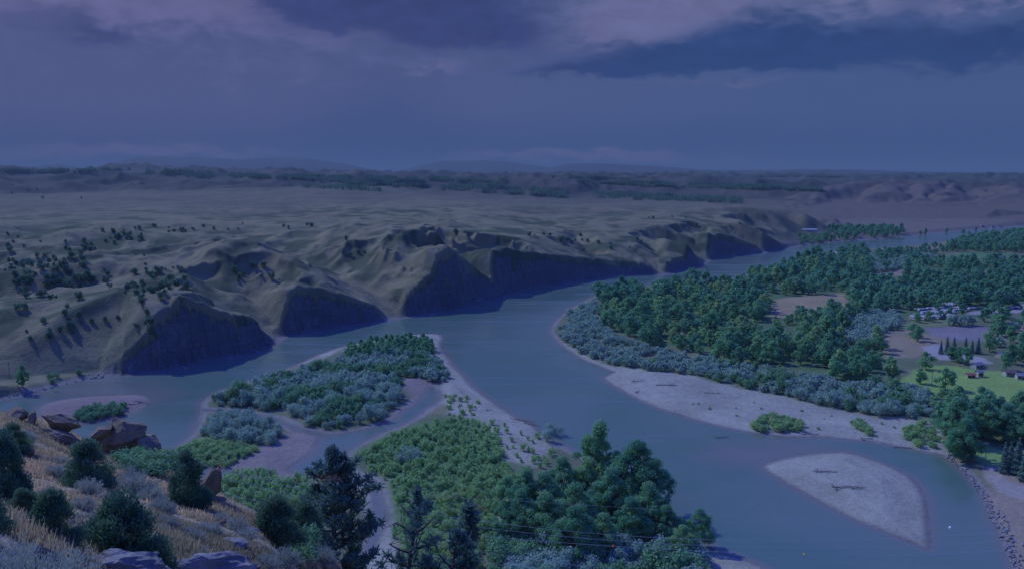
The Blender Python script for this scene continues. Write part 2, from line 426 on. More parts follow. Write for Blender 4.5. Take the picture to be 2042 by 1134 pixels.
RIDGES = [([(-200, 630, 500), (0, 612, 510), (100, 596, 524), (225, 574, 536), (284, 563, 540), (325, 559, 545), (400, 583, 516)], .35),
          ([(-250, 570, 600), (0, 545, 610), (81, 531, 615), (134, 515, 625), (195, 507, 640), (260, 519, 640), (300, 536, 620)], .46),
          ([(-200, 505, 750), (0, 498, 760), (90, 490, 765), (162, 492, 760), (230, 500, 745)], .42),
          ([(345, 553, 570), (405, 523, 600), (458, 488, 660), (481, 474, 690), (515, 486, 680), (568, 511, 650), (633, 556, 612)], .50),
          ([(880, 474, 780), (915, 492, 735), (900, 520, 705), (880, 545, 690)], .6), ([(640, 492, 760), (720, 478, 770), (800, 468, 790), (880, 472, 790)], .40),
          ([(1440, 424, 1520), (1500, 420, 1510), (1545, 418, 1500), (1572, 436, 1490), (1596, 462, 1480)], .75),
          ([(1590, 446, 1700), (1620, 432, 1760), (1680, 434, 1800), (1745, 450, 1790)], .75), ([(1900, 448, 1830), (1940, 430, 1870), (1985, 416, 1900), (2080, 424, 1900)], .75),
          ([(1560, 398, 2350), (1640, 375, 2600), (1720, 360, 2750), (1790, 355, 2800), (1840, 360, 2750), (1900, 357, 2850), (1990, 366, 2800), (2100, 362, 2800)], .40),
          ([(1790, 355, 2800), (1760, 385, 2420), (1730, 415, 2150)], .52), ([(1900, 357, 2850), (1880, 388, 2400), (1850, 420, 2100)], .52), ([(1640, 375, 2600), (1600, 400, 2300), (1560, 415, 2050)], .52),
          ([(1840, 360, 2750), (1830, 395, 2350), (1800, 428, 2050)], .52), ([(1990, 366, 2800), (1975, 390, 2400), (1960, 410, 2150)], .52),
          ([(820, 372, 2900), (900, 366, 2950), (960, 380, 2600)], .45), ([(1080, 372, 2900), (1060, 386, 2650)], .5), ([(1340, 384, 2700), (1300, 396, 2450)], .5), ([(1220, 376, 2800), (1250, 395, 2450)], .5)]
RIDGES = [(np.array([PD(a_, b_, d_ * math.hypot(1, (a_ - 1021) / F)) for a_, b_, d_ in pts]), sl_) for pts, sl_ in RIDGES]


def add_ridges(x, y, z):
    """spurs and hill crests: rounded tents along crest lines, roughened by side gullies"""
    for pts, sl_ in RIDGES:
        top = pts[:, 2].max() / sl_ + 40
        k = np.where((x > pts[:, 0].min() - top) & (x < pts[:, 0].max() + top) & (y > pts[:, 1].min() - top) & (y < pts[:, 1].max() + top))[0]
        if not len(k): continue
        xx, yy = x[k], y[k]
        sc = 60 if pts[0, 1] < 1200 else 160
        wf = .40 if sc < 100 else .55
        wx_ = xx + sc * wf * fbm(xx, yy, sc, 4, seed=71); wy_ = yy + sc * wf * fbm(xx, yy, sc, 4, seed=72)
        best = np.full(len(xx), -1e9)
        for a, b in zip(pts[:-1], pts[1:]):
            ex, ey = b[0] - a[0], b[1] - a[1]
            t = np.clip(((wx_ - a[0]) * ex + (wy_ - a[1]) * ey) / (ex * ex + ey * ey), 0, 1)
            d = np.hypot(wx_ - a[0] - t * ex, wy_ - a[1] - t * ey)
            rd = sc * .07
            g_ = ridged(xx, yy, sc * .7, 3, seed=73)
            best = np.maximum(best, a[2] + t * (b[2] - a[2]) - sl_ * (np.sqrt(d * d + rd * rd) - rd) * (1.12 - .3 * g_))
        h = np.clip(.5 + .5 * (best - z[k]) / 4, 0, 1)
        z[k] = z[k] * (1 - h) + best * h + 4 * h * (1 - h) * .5
    return z


DRAWS = [[(563, 668, 4), (555, 640, 9), (530, 608, 17), (490, 588, 23), (430, 562, 31)], [(797, 633, 3), (785, 610, 8), (755, 585, 15), (700, 560, 21), (650, 530, 28), (600, 508, 35), (540, 495, 40)],
         [(1004, 573, 3), (985, 540, 14), (965, 512, 27)], [(700, 560, 21), (690, 520, 32), (720, 498, 40)], [(300, 600, 30), (240, 566, 36), (180, 548, 40)], [(870, 590, 18), (845, 540, 30), (820, 508, 40)],
         [(1326, 545, 2), (1310, 510, 16), (1290, 480, 27)], [(1418, 518, 2), (1412, 485, 18), (1400, 460, 30)], [(1180, 512, 17), (1170, 488, 27), (1150, 466, 36)]]
DRAWS = [np.array([P(a_, b_, z_) + (z_,) for a_, b_, z_ in pts]) for pts in DRAWS]


def cut_draws(x, y, z):
    """side draws worn down to the river, with rilled flanks"""
    for pts in DRAWS:
        m = 130
        k = np.where((x > pts[:, 0].min() - m) & (x < pts[:, 0].max() + m) & (y > pts[:, 1].min() - m) & (y < pts[:, 1].max() + m))[0]
        if not len(k): continue
        xx, yy = x[k], y[k]
        wx_ = xx + 12 * fbm(xx, yy, 50, 3, seed=81); wy_ = yy + 12 * fbm(xx, yy, 50, 3, seed=82)
        best = np.full(len(xx), 1e9); ri = ridged(xx, yy, 40, 3, seed=83)
        for a, b in zip(pts[:-1], pts[1:]):
            ex, ey = b[0] - a[0], b[1] - a[1]
            t = np.clip(((wx_ - a[0]) * ex + (wy_ - a[1]) * ey) / (ex * ex + ey * ey), 0, 1)
            d = np.hypot(wx_ - a[0] - t * ex, wy_ - a[1] - t * ey)
            best = np.minimum(best, a[2] - 2.5 + t * (b[2] - a[2]) + (.42 + .45 * ri) * (np.sqrt(d * d + 9) - 3))
        h = np.clip(.5 + .5 * (z[k] - best) / 3, 0, 1)
        z[k] = z[k] * (1 - h) + best * h
    return z


def terrain(x, y, full=False):
    """height of the ground; with full also the masks"""
    x = np.asarray(x, float); y = np.asarray(y, float)
    r = np.hypot(x, y)
    n = len(x)
    near = r < 4200
    dl = np.full(n, 500.0); dN = np.full(n, 3000.0)
    rock = np.zeros(n)
    i = np.where(near & (r > 60))[0]
    xi, yi = x[i], y[i]
    wob = 1.6 * fbm(xi, yi, 14, 3) + 2.5 * fbm(xi, yi, 60, 2, seed=3)
    d = -sdf(RIVER, xi, yi)
    for isl in (ISLAND_A, ISLAND_B, BAR):
        d = np.maximum(d, sdf(isl, xi, yi))
    for pool in (POOL1, POOL2, BROOK, STREAM):
        d = np.minimum(d, -sdf(pool, xi, yi))
    d = d + wob * np.clip(np.abs(d) / 3.0, 0.4, 1.0) * 0.85
    dl[i] = d
    nn = sdf(NORTH, xi, yi)
    dN[i] = nn
    far_in = (r >= 4200)
    dN[far_in] = np.where(inside(NORTH, x[far_in], y[far_in]), 3000.0, -3000.0)
    dl[far_in] = 500
    # flood plain
    z = np.where(dl > 0, np.minimum(dl * 0.09, 1.3) + np.clip(dl - 14, 0, 200) * 0.008, np.maximum(dl * 0.16, -3.0))
    z = np.where(dl > 3, z + 0.35 * fbm(x, y, 25, 3, seed=5), z)
    # bluffs and plateau
    k = np.where(dN > 0)[0]
    xk, yk = x[k], y[k]
    zt = tps_n(xk, yk)
    rk = r[k]
    dk = dN[k]
    am = sstep(35, 260, dk) * sstep(15, 60, zt)
    warpx = xk + 40 * fbm(xk, yk, 180, 2, seed=1); warpy = yk + 40 * fbm(xk, yk, 180, 2, seed=2)
    rel = ((ridged(warpx, warpy, 170, 5, seed=1) - 0.45) * 25 + (ridged(warpx + 300, warpy, 62, 4, seed=2) - .42) * 10) * (1 - sstep(720, 1150, rk) * .82)
    rel2 = ((ridged(warpx, warpy, 560, 5, seed=4) - 0.45) * 56 + (ridged(warpx, warpy, 210, 4, seed=5) - .45) * 15) * sstep(2000, 3000, rk) * (1 - sstep(5000, 7500, rk))
    zt = zt + am * rel * np.where((xk < -180) & (rk < 560), .45, 1.0) + rel2 * sstep(12, 50, zt) + 1.2 * fbm(xk, yk, 45, 3, seed=8) * am * (1 - .85 * sstep(700, 1100, rk))
    rel_m = sstep(430, 520, rk) * (1 - sstep(760, 950, rk)) * (xk < -90)
    zt = zt - 9.0 * rel_m * sstep(90, 170, dk)
    zt = add_ridges(xk, yk, zt)
    zt = cut_draws(xk, yk, zt)
    zt = np.where(rk > 6500, zt * (1 - sstep(6500, 9000, rk)) + 93 * sstep(6500, 9000, rk), zt)
    # profile from the bank: cliffs between side draws
    seg = np.zeros(len(xk)); best = np.full(len(xk), 1e18)
    for j in range(len(bank_w) - 1):
        x0, y0 = bank_w[j]; ex, ey = bank_w[j + 1] - bank_w[j]
        t = np.clip(((xk - x0) * ex + (yk - y0) * ey) / (ex * ex + ey * ey), 0, 1)
        q = (xk - x0 - t * ex) ** 2 + (yk - y0 - t * ey) ** 2
        m = q < best; best[m] = q[m]; seg[m] = (bank_px[j] + t * (bank_px[j + 1] - bank_px[j]))[m]
    crest = np.interp(seg, hc_px, hc_z)
    gul = 1 - np.abs(gnoise(seg / 9.0, dk * 0.004)) * 2
    gul2 = 1 - np.abs(gnoise(seg / 3.3 + 40, dk * 0.012)) * 2
    wdt = 5 + crest * 0.34
    gul3 = 1 - np.abs(gnoise(seg / 1.6 + 90, dk * .03)) * 2
    dd = dk - (3.6 * gul + 2.0 * gul2 + .9 * gul3) * np.clip(crest / 14, 0, 1) * np.clip(1 - dk / (wdt * 1.6), 0, 1) - 1.0
    ramp = np.clip(dd / wdt, 0, 1)
    ramp = 0.75 * ramp + 0.25 * sstep(0, 1, ramp)
    ter = np.interp(seg, [-900, 60, 120, 200], [36, 34, 16, 0])
    crestw = crest * (1 + 0.10 * fbm(xk, yk, 16, 4, seed=6))
    slope = np.interp(seg, [0, 90, 160, 290, 360, 560, 800, 1000, 1100, 1500, 1600], [0.42, 0.50, 0.72, 0.66, 0.45, 0.5, 0.48, 0.4, 0.34, 0.4, 0.5])
    draw = ridged(xk, yk, 70, 3, seed=9)
    prof = crestw * ramp + slope * (0.75 + 0.4 * draw) * np.maximum(0, dk - wdt - ter) + np.where(dk < 1, dl[k] * .05, 0.4)
    soft = 7.0
    zt = zt + np.maximum(0, crestw + 1.5 - zt) * (1 - sstep(8, np.interp(seg, [0, 330, 420, 560], [210, 210, 100, 65]), dk - wdt))
    a, b = prof, np.maximum(zt, 1.2)
    hh = np.clip(0.5 + 0.5 * (b - a) / soft, 0, 1)
    zn = b * (1 - hh) + a * hh - soft * hh * (1 - hh) * .5
    z[k] = np.where(dl[k] > 0, np.maximum(zn, np.minimum(dl[k] * .3, 1.0)), z[k])
    if full:
        led = fbm(seg * 3.0, dk * 2.2, 26, 4, seed=61)
        rock[k] = (1 - .8 * sstep(.18, .42, led)) * sstep(5, 12, crest) * (1 - sstep(wdt * 0.82, wdt * 1.05, dk)) * sstep(-1, 1.0, dk)
    # near hillside
    m = np.where(r < 340)[0]
    fgm = np.zeros(n)
    zf = tps_f(x[m], y[m]) + 0.25 * fbm(x[m], y[m], 3.5, 3, seed=11) * np.clip(r[m] / 12, 0.2, 1) + 0.9 * fbm(x[m], y[m], 14, 3, seed=12) * np.clip(r[m] / 40, 0, 1)
    zf = np.where(r[m] > 300, np.minimum(zf, -5), zf)
    zf = np.where(r[m] < 10, np.minimum(zf, 108.3 - 0.27 * r[m]), zf)
    fgm[m] = sstep(-0.5, 0.8, zf - z[m])
    z[m] = np.maximum(z[m], zf)
    if not full: return z
    return z, dict(d=dl, dN=dN, rock=rock, fg=fgm, r=r)


def ground_z(x, y):
    return terrain(np.atleast_1d(np.asarray(x, float)), np.atleast_1d(np.asarray(y, float)))


# ------------------------------------------------------------------ mesh helpers
def tag(o, label=None, cat=None, group=None, kind=None):
    if label: o["label"] = label
    if cat: o["category"] = cat
    if group: o["group"] = group
    if kind: o["kind"] = kind
    return o


def mesh(name, V, faces, mats, mi=None, smooth=True, attrs=None):
    """V (n,3); faces: array (m,k) or list of such arrays"""
    me = bpy.data.meshes.new(name)
    if not isinstance(faces, (list, tuple)): faces = [faces]
    faces = [np.asarray(f, np.int32) for f in faces if len(f)]
    me.vertices.add(len(V)); me.vertices.foreach_set("co", np.asarray(V, np.float32).ravel())
    li = np.concatenate([f.ravel() for f in faces]); sizes = np.concatenate([np.full(len(f), f.shape[1], np.int32) for f in faces])
    me.loops.add(len(li)); me.loops.foreach_set("vertex_index", li)
    me.polygons.add(len(sizes))
    st = np.zeros(len(sizes), np.int32); st[1:] = np.cumsum(sizes)[:-1]
    me.polygons.foreach_set("loop_start", st)
    for m in (mats if isinstance(mats, (list, tuple)) else [mats]): me.materials.append(m)
    if mi is not None: me.polygons.foreach_set("material_index", np.asarray(mi, np.int32))
    me.polygons.foreach_set("use_smooth", np.full(len(sizes), smooth, bool))
    for an, (dom, typ, dat) in (attrs or {}).items():
        at = me.attributes.new(an, typ, dom)
        at.data.foreach_set("color" if 'COLOR' in typ else "value", np.asarray(dat, np.float32).ravel())
    me.update(calc_edges=True); me.validate()
    return me


def obj(name, me, parent=None, loc=None):
    o = bpy.data.objects.new(name, me); COL.objects.link(o)
    if parent is not None: o.parent = parent
    if loc is not None: o.location = loc
    return o


class MB:
    """collects pieces (verts, quads/tris, material index, tint) into one mesh"""
    def __init__(s): s.v = []; s.q = []; s.t = []; s.qm = []; s.tm = []; s.qt = []; s.tt = []; s.n = 0

    def quads(s, v, q, m=0, tint=0.5):
        s.v.append(v); s.q.append(np.asarray(q) + s.n); s.n += len(v)
        s.qm.append(np.full(len(q), m)); s.qt.append(np.broadcast_to(tint, (len(q),)))

    def tris(s, v, t, m=0, tint=0.5):
        s.v.append(v); s.t.append(np.asarray(t) + s.n); s.n += len(v)
        s.tm.append(np.full(len(t), m)); s.tt.append(np.broadcast_to(tint, (len(t),)))

    def tube(s, pts, rad, m=0, k=6, tint=0.5):
        pts = np.asarray(pts, float); n = len(pts); rad = np.broadcast_to(rad, (n,))
        T = np.gradient(pts, axis=0); T /= np.linalg.norm(T, axis=1)[:, None] + 1e-9
        up = np.where(np.abs(T[:, 2:3]) > 0.9, np.array([[1., 0, 0]]), np.array([[0, 0, 1.]]))
        A = np.cross(T, up); A /= np.linalg.norm(A, axis=1)[:, None] + 1e-9
        B = np.cross(T, A)
        an = np.arange(k) * 2 * np.pi / k
        v = pts[:, None] + rad[:, None, None] * (np.cos(an)[None, :, None] * A[:, None] + np.sin(an)[None, :, None] * B[:, None])
        i = np.arange(n - 1)[:, None] * k; j = np.arange(k)[None]; j2 = (j + 1) % k
        q = np.stack([i + j, i + j2, i + k + j2, i + k + j], -1).reshape(-1, 4)
        s.quads(v.reshape(-1, 3), q, m, tint)
        if rad[0] > 0.02 or rad[-1] > 0.02:
            for e in (0, n - 1):
                c = np.vstack([pts[e:e + 1], v[e]]); t = np.array([[0, 1 + a, 1 + (a + 1) % k] for a in range(k)])
                s.tris(c, t if e else t[:, ::-1], m, tint)

    def box(s, c, d, m=0, rz=0.0, tint=0.5):
        x, y, z = np.array(d) / 2
        v = np.array([[a * x, b * y, e * z] for a in (-1, 1) for b in (-1, 1) for e in (-1, 1)])
        ca, sa = math.cos(rz), math.sin(rz)
        v = np.stack([v[:, 0] * ca - v[:, 1] * sa, v[:, 0] * sa + v[:, 1] * ca, v[:, 2]], 1) + np.array(c)
        s.quads(v, [[0, 1, 3, 2], [4, 6, 7, 5], [0, 4, 5, 1], [2, 3, 7, 6], [0, 2, 6, 4], [1, 5, 7, 3]], m, tint)

    def leaves(s, Pn, N, size, rng, asp=0.6, m=0, tint=None, axis=None):
        n = len(Pn)
        N = N / (np.linalg.norm(N, axis=1)[:, None] + 1e-9)
        t = rng.normal(size=(n, 3)) if axis is None else axis + 0.25 * rng.normal(size=(n, 3))
        if axis is None:
            t -= (t * N).sum(1)[:, None] * N
        t /= np.linalg.norm(t, axis=1)[:, None] + 1e-9
        b = np.cross(N, t); b /= np.linalg.norm(b, axis=1)[:, None] + 1e-9
        sz = (size * (0.7 + 0.6 * rng.rand(n)))[:, None] if np.ndim(size) == 0 else size[:, None]
        v = np.stack([Pn - t * sz * .5, Pn - b * sz * asp * .5 + t * sz * .08, Pn + t * sz * .5, Pn + b * sz * asp * .5 + t * sz * .08], 1).reshape(-1, 3)
        q = np.arange(n * 4).reshape(-1, 4)
        s.quads(v, q, m, 0.5 if tint is None else tint)

    def arrays(s):
        V = np.concatenate(s.v)
        fs = []; mi = []; ti = []
        if s.q: fs.append(np.concatenate(s.q)); mi.append(np.concatenate(s.qm)); ti.append(np.concatenate(s.qt))
        if s.t: fs.append(np.concatenate(s.t)); mi.append(np.concatenate(s.tm)); ti.append(np.concatenate(s.tt))
        return V, fs, np.concatenate(mi), np.concatenate(ti)

    def build(s, name, mats, smooth=False):
        V, fs, mi, ti = s.arrays()
        return mesh(name, V, fs, mats, mi, smooth, {"tint": ('FACE', 'FLOAT', ti)})


# ------------------------------------------------------------------ materials
def new_mat(name):
    m = bpy.data.materials.new(name); m.use_nodes = True
    nt = m.node_tree; b = nt.nodes["Principled BSDF"]
    return m, nt, b


def leaf_mat(name, c_dark, c_light, trans=0.25, rnd=0.35):
    m, nt, b = new_mat(name)
    nt.nodes.remove(b)
    at = nt.nodes.new("ShaderNodeAttribute"); at.attribute_name = "tint"
    oi = nt.nodes.new("ShaderNodeObjectInfo")
    f = (NX(nt, at.outputs["Fac"]) * (1 - rnd) + NX(nt, oi.outputs["Random"]) * rnd).clamp()
    c = mixc(nt, f, c_dark, c_light)
    hs = nt.nodes.new("ShaderNodeHueSaturation")
    nt.links.new((NX(nt, oi.outputs["Random"]) * 7.13).f('FRACT').f('MULTIPLY', 0.04).f('ADD', 0.48).s, hs.inputs["Hue"])
    nt.links.new(c, hs.inputs["Color"])
    d = nt.nodes.new("ShaderNodeBsdfDiffuse"); t = nt.nodes.new("ShaderNodeBsdfTranslucent"); mx = nt.nodes.new("ShaderNodeMixShader")
    nt.links.new(hs.outputs[0], d.inputs[0]); nt.links.new(hs.outputs[0], t.inputs[0]); mx.inputs[0].default_value = trans
    nt.links.new(d.outputs[0], mx.inputs[1]); nt.links.new(t.outputs[0], mx.inputs[2])
    nt.links.new(mx.outputs[0], nt.nodes["Material Output"].inputs[0])
    return m


def plain(name, col, rough=0.8, var=0.25, scale=3.0, bump=0.0, metal=0.0):
    m, nt, b = new_mat(name)
    tc = nt.nodes.new("ShaderNodeTexCoord")
    n = noise(nt, tc.outputs["Object"], scale, 5, 0.6)
    lo = tuple(c * (1 - var) for c in col); hi = tuple(min(1, c * (1 + var)) for c in col)
    nt.links.new(mixc(nt, NX(nt, n.outputs[0]).smooth(0.3, 0.7), lo, hi), b.inputs["Base Color"])
    b.inputs["Roughness"].default_value = rough; b.inputs["Metallic"].default_value = metal
    b.inputs["Specular IOR Level"].default_value = 0.25
    if bump:
        bp = nt.nodes.new("ShaderNodeBump"); bp.inputs["Strength"].default_value = bump; bp.inputs["Distance"].default_value = 0.1
        nt.links.new(n.outputs[0], bp.inputs["Height"]); nt.links.new(bp.outputs[0], b.inputs["Normal"])
    return m


M = {}
M['cotton'] = leaf_mat("cottonwood_leaves", (0.130, 0.370, 0.220), (0.350, 0.630, 0.270), .48, .5)
M['silver'] = leaf_mat("silver_leaves", (0.27, 0.43, 0.33), (0.50, 0.66, 0.49), .42, .45)
M['willow'] = leaf_mat("willow_leaves", (0.250, 0.470, 0.220), (0.540, 0.720, 0.280), .48)
M['juniper'] = leaf_mat("juniper_leaves", (0.085, 0.205, 0.160), (0.240, 0.380, 0.190), 0.32)
M['pine'] = leaf_mat("pine_needles", (0.080, 0.180, 0.180), (0.210, 0.330, 0.220), 0.3)
M['sage'] = leaf_mat("sage_leaves", (0.28, 0.33, 0.27), (0.58, 0.62, 0.50), 0.3)
M['shrub'] = leaf_mat("shrub_leaves", (0.150, 0.360, 0.190), (0.310, 0.530, 0.240), 0.4)
M['drygrass'] = leaf_mat("dry_grass_blades", (0.35, 0.33, 0.20), (0.77, 0.62, 0.36), 0.5, .1)
M['deadneedle'] = leaf_mat("dead_needles", (0.30, 0.18, 0.11), (0.42, 0.24, 0.14), 0.2)
M['bark'] = plain("bark", (0.12, 0.10, 0.085), 0.9, 0.4, 4, 0.4)
M['wood_grey'] = plain("weathered_wood", (0.24, 0.22, 0.20), 0.9, 0.4, 5)
M['white'] = plain("white_paint", (0.50, 0.50, 0.48), 0.5, 0.06, 2)
M['dark'] = plain("dark_glass", (0.04, 0.045, 0.05), 0.2, 0.1, 2)
M['tyre'] = plain("tyre_rubber", (0.03, 0.03, 0.03), 0.9, 0.1, 2)
M['grey_roof'] = plain("grey_roof", (0.26, 0.26, 0.28), 0.6, 0.12, 1)
M['tan_wall'] = plain("tan_wall", (0.45, 0.40, 0.34), 0.8, 0.1, 1)
M['red_roof'] = plain("red_roof", (0.40, 0.15, 0.10), 0.6, 0.12, 1)
M['brown_roof'] = plain("brown_roof", (0.24, 0.17, 0.13), 0.8, 0.15, 1)
M['wire'] = plain("aluminium_wire", (0.62, 0.64, 0.64), 0.45, 0.05, 1, 0, 0.3)


def rock_mat(name, lo, hi, stain):
    m, nt, b = new_mat(name)
    tc = nt.nodes.new("ShaderNodeTexCoord")
    n1 = noise(nt, tc.outputs["Object"], 0.9, 6, 0.6, 0.3); n2 = noise(nt, tc.outputs["Object"], 6.0, 6, 0.65)
    mp = nt.nodes.new("ShaderNodeMapping"); mp.inputs["Scale"].default_value = (0.6, 0.6, 5.0); nt.links.new(tc.outputs["Object"], mp.inputs[0])
    n3 = noise(nt, mp.outputs[0], 1.2, 4, 0.6, 0.5)
    c = mixc(nt, NX(nt, n1.outputs[0]).smooth(0.3, 0.7), lo, hi)
    c = mixc(nt, NX(nt, n3.outputs[0]).smooth(0.55, 0.75) * 0.5, c, stain)
    c = mixc(nt, NX(nt, n2.outputs[0]).smooth(0.62, 0.75) * 0.5, c, (lo[0] * .5, lo[1] * .5, lo[2] * .55))
    nt.links.new(c, b.inputs["Base Color"]); b.inputs["Roughness"].default_value = 0.9; b.inputs["Specular IOR Level"].default_value = 0.2
    bp = nt.nodes.new("ShaderNodeBump"); bp.inputs["Strength"].default_value = 0.8; bp.inputs["Distance"].default_value = 0.12
    h = NX(nt, n2.outputs[0]) * 0.6 + NX(nt, n3.outputs[0]) * 0.8
    nt.links.new(h.s, bp.inputs["Height"]); nt.links.new(bp.outputs[0], b.inputs["Normal"])
    return m


M['sandstone'] = rock_mat("sandstone", (0.20, 0.155, 0.095), (0.36, 0.285, 0.175), (0.31, 0.225, 0.13))
M['pale_rock'] = rock_mat("pale_rock", (0.19, 0.18, 0.165), (0.40, 0.38, 0.345), (0.26, 0.22, 0.17))
M['riprap'] = rock_mat("riprap_rock", (0.22, 0.22, 0.21), (0.42, 0.42, 0.40), (0.40, 0.36, 0.30))


def ground_mat():
    m, nt, b = new_mat("ground")
    at = nt.nodes.new("ShaderNodeAttribute"); at.attribute_name = "tone"
    ar = nt.nodes.new("ShaderNodeAttribute"); ar.attribute_name = "rock"
    av = nt.nodes.new("ShaderNodeAttribute"); av.attribute_name = "veg"
    geo = nt.nodes.new("ShaderNodeNewGeometry")
    pos = geo.outputs["Position"]
    n1 = noise(nt, pos, 0.035, 6, 0.6, 0.2); n2 = noise(nt, pos, 0.45, 6, 0.65); n3 = noise(nt, pos, 4.0, 5, 0.65)
    v1 = NX(nt, n1.outputs[0]); v2 = NX(nt, n2.outputs[0]); v3 = NX(nt, n3.outputs[0])
    # patchy brightness of soil and litter
    k = 0.20 + v1 * 0.70 + v2 * 0.65 + v3 * 0.25
    sc = nt.nodes.new("ShaderNodeVectorMath"); sc.operation = 'SCALE'
    nt.links.new(at.outputs["Color"], sc.inputs[0]); nt.links.new(k.s, sc.inputs["Scale"])
    # low sage and grass tufts as a fine speckle of plants
    n4 = noise(nt, pos, 0.16, 5, 0.7, 0.3)
    sp = ((v2 - .5) * .8 + (NX(nt, n4.outputs[0]) - .5) * 1.0 + .5).smooth(0.53, 0.66) * NX(nt, av.outputs["Fac"])
    c = mixc(nt, sp * 0.75, sc.outputs[0], (0.095, 0.125, 0.075))
    # layered shale where the bank is cut
    mp = nt.nodes.new("ShaderNodeMapping"); mp.inputs["Scale"].default_value = (0.02, 0.02, 0.9); nt.links.new(pos, mp.inputs[0])
    st = noise(nt, mp.outputs[0], 1.0, 5, 0.65, 0.8)
    mv = nt.nodes.new("ShaderNodeMapping"); mv.inputs["Scale"].default_value = (0.25, 0.25, 0.03); nt.links.new(pos, mv.inputs[0])
    vr = noise(nt, mv.outputs[0], 1.0, 5, 0.6, 0.3)
    rc = mixc(nt, NX(nt, st.outputs[0]).smooth(0.35, 0.68), (0.115, 0.118, 0.132), (0.158, 0.155, 0.165))
    rc = mixc(nt, NX(nt, vr.outputs[0]).smooth(0.45, 0.75) * v1.smooth(.35, .65) * 0.65, rc, (0.32, 0.30, 0.285))
    rc = mixc(nt, (v2 * .6 + v1 * .5).smooth(.58, .68) * .5, rc, (0.25, 0.235, 0.225))
    rf = (NX(nt, ar.outputs["Fac"]) + (v2 - 0.5) * 1.3).smooth(0.35, 0.65)
    c = mixc(nt, rf, c, rc)
    nt.links.new(c, b.inputs["Base Color"])
    b.inputs["Roughness"].default_value = 0.95; b.inputs["Specular IOR Level"].default_value = 0.1
    bp = nt.nodes.new("ShaderNodeBump"); bp.inputs["Strength"].default_value = 0.7; bp.inputs["Distance"].default_value = 1.0
    h = v2 * 0.9 + v3 * 0.12 + NX(nt, vr.outputs[0]) * rf * 3.0 + NX(nt, st.outputs[0]) * rf * 0.4 + v1 * 2.0
    nt.links.new(h.s, bp.inputs["Height"]); nt.links.new(bp.outputs[0], b.inputs["Normal"])
    return m


def water_mat():
    m, nt, b = new_mat("river_water")
    at = nt.nodes.new("ShaderNodeAttribute"); at.attribute_name = "depth"
    geo = nt.nodes.new("ShaderNodeNewGeometry"); pos = geo.outputs["Position"]
    n1 = noise(nt, pos, 0.012, 4, 0.55, 0.6); n2 = noise(nt, pos, 0.5, 4, 0.6); n3 = noise(nt, pos, 0.06, 4, 0.6, 0.8)
    dep = NX(nt, at.outputs["Fac"]) + (NX(nt, n3.outputs[0]) - 0.5) * 0.5
    deep = mixc(nt, NX(nt, n1.outputs[0]).smooth(0.35, 0.65), (0.108, 0.190, 0.142), (0.148, 0.212, 0.168))
    ms = nt.nodes.new("ShaderNodeMapping"); ms.inputs["Rotation"].default_value = (0, 0, 0.75); ms.inputs["Scale"].default_value = (0.006, 0.05, 1.0); nt.links.new(pos, ms.inputs[0])
    stn = noise(nt, ms.outputs[0], 1.0, 5, 0.65, 1.2)
    deep = mixc(nt, NX(nt, stn.outputs[0]).smooth(0.45, 0.75) * 0.4, deep, (0.185, 0.215, 0.190))
    nt.links.new((NX(nt, stn.outputs[0]).smooth(0.35, 0.7) * 0.22 + 0.06).s, b.inputs["Roughness"])
    c = mixc(nt, dep.smooth(0.0, 0.8), (0.20, 0.20, 0.165), deep)
    nt.links.new(c, b.inputs["Base Color"])
    b.inputs["IOR"].default_value = 1.33
    mp = nt.nodes.new("ShaderNodeMapping"); mp.inputs["Scale"].default_value = (0.6, 1.0, 1.0); nt.links.new(pos, mp.inputs[0])
    w = noise(nt, mp.outputs[0], 0.7, 4, 0.6, 0.3)
    bp = nt.nodes.new("ShaderNodeBump"); bp.inputs["Strength"].default_value = 0.22; bp.inputs["Distance"].default_value = 0.25
    nt.links.new((NX(nt, w.outputs[0]) + NX(nt, n3.outputs[0]) * 1.5).s, bp.inputs["Height"]); nt.links.new(bp.outputs[0], b.inputs["Normal"])
    return m


M['ground'] = ground_mat()
M['water'] = water_mat()

# ------------------------------------------------------------------ ground: one sheet from the hill underfoot to the horizon


def rows(lst):
    out = [lst[0][0]]
    for (a, b, n) in lst:
        out += list(np.exp(np.linspace(math.log(a), math.log(b), n + 1))[1:])
    return np.array(out)


AZ = np.concatenate([np.linspace(-70, -36, 60, endpoint=False), np.linspace(-36, 36, 900), np.linspace(36, 70, 61)[1:]])
RR = rows([(1.5, 20, 60), (20, 140, 220), (140, 350, 160), (350, 1350, 560), (1350, 6000, 260), (6000, 42000, 90)])
AA, RM = np.meshgrid(np.radians(AZ), RR)
gx, gy = (RM * np.sin(AA)).ravel(), (RM * np.cos(AA)).ravel()
gz, gm = terrain(gx, gy, True)


def softin(poly, x, y, sub, w):
    """mask of a polygon with a soft, ragged edge, only evaluated on the subset"""
    out = np.zeros(len(x)); i = np.where(sub)[0]
    if len(i):
        s = sdf(poly, x[i], y[i]) + w * 1.2 * fbm(x[i], y[i], 12, 3, seed=21)
        out[i] = sstep(-w, w, s)
    return out


def lerp(c, col, m):
    return c * (1 - m[:, None]) + np.array(col)[None] * m[:, None]


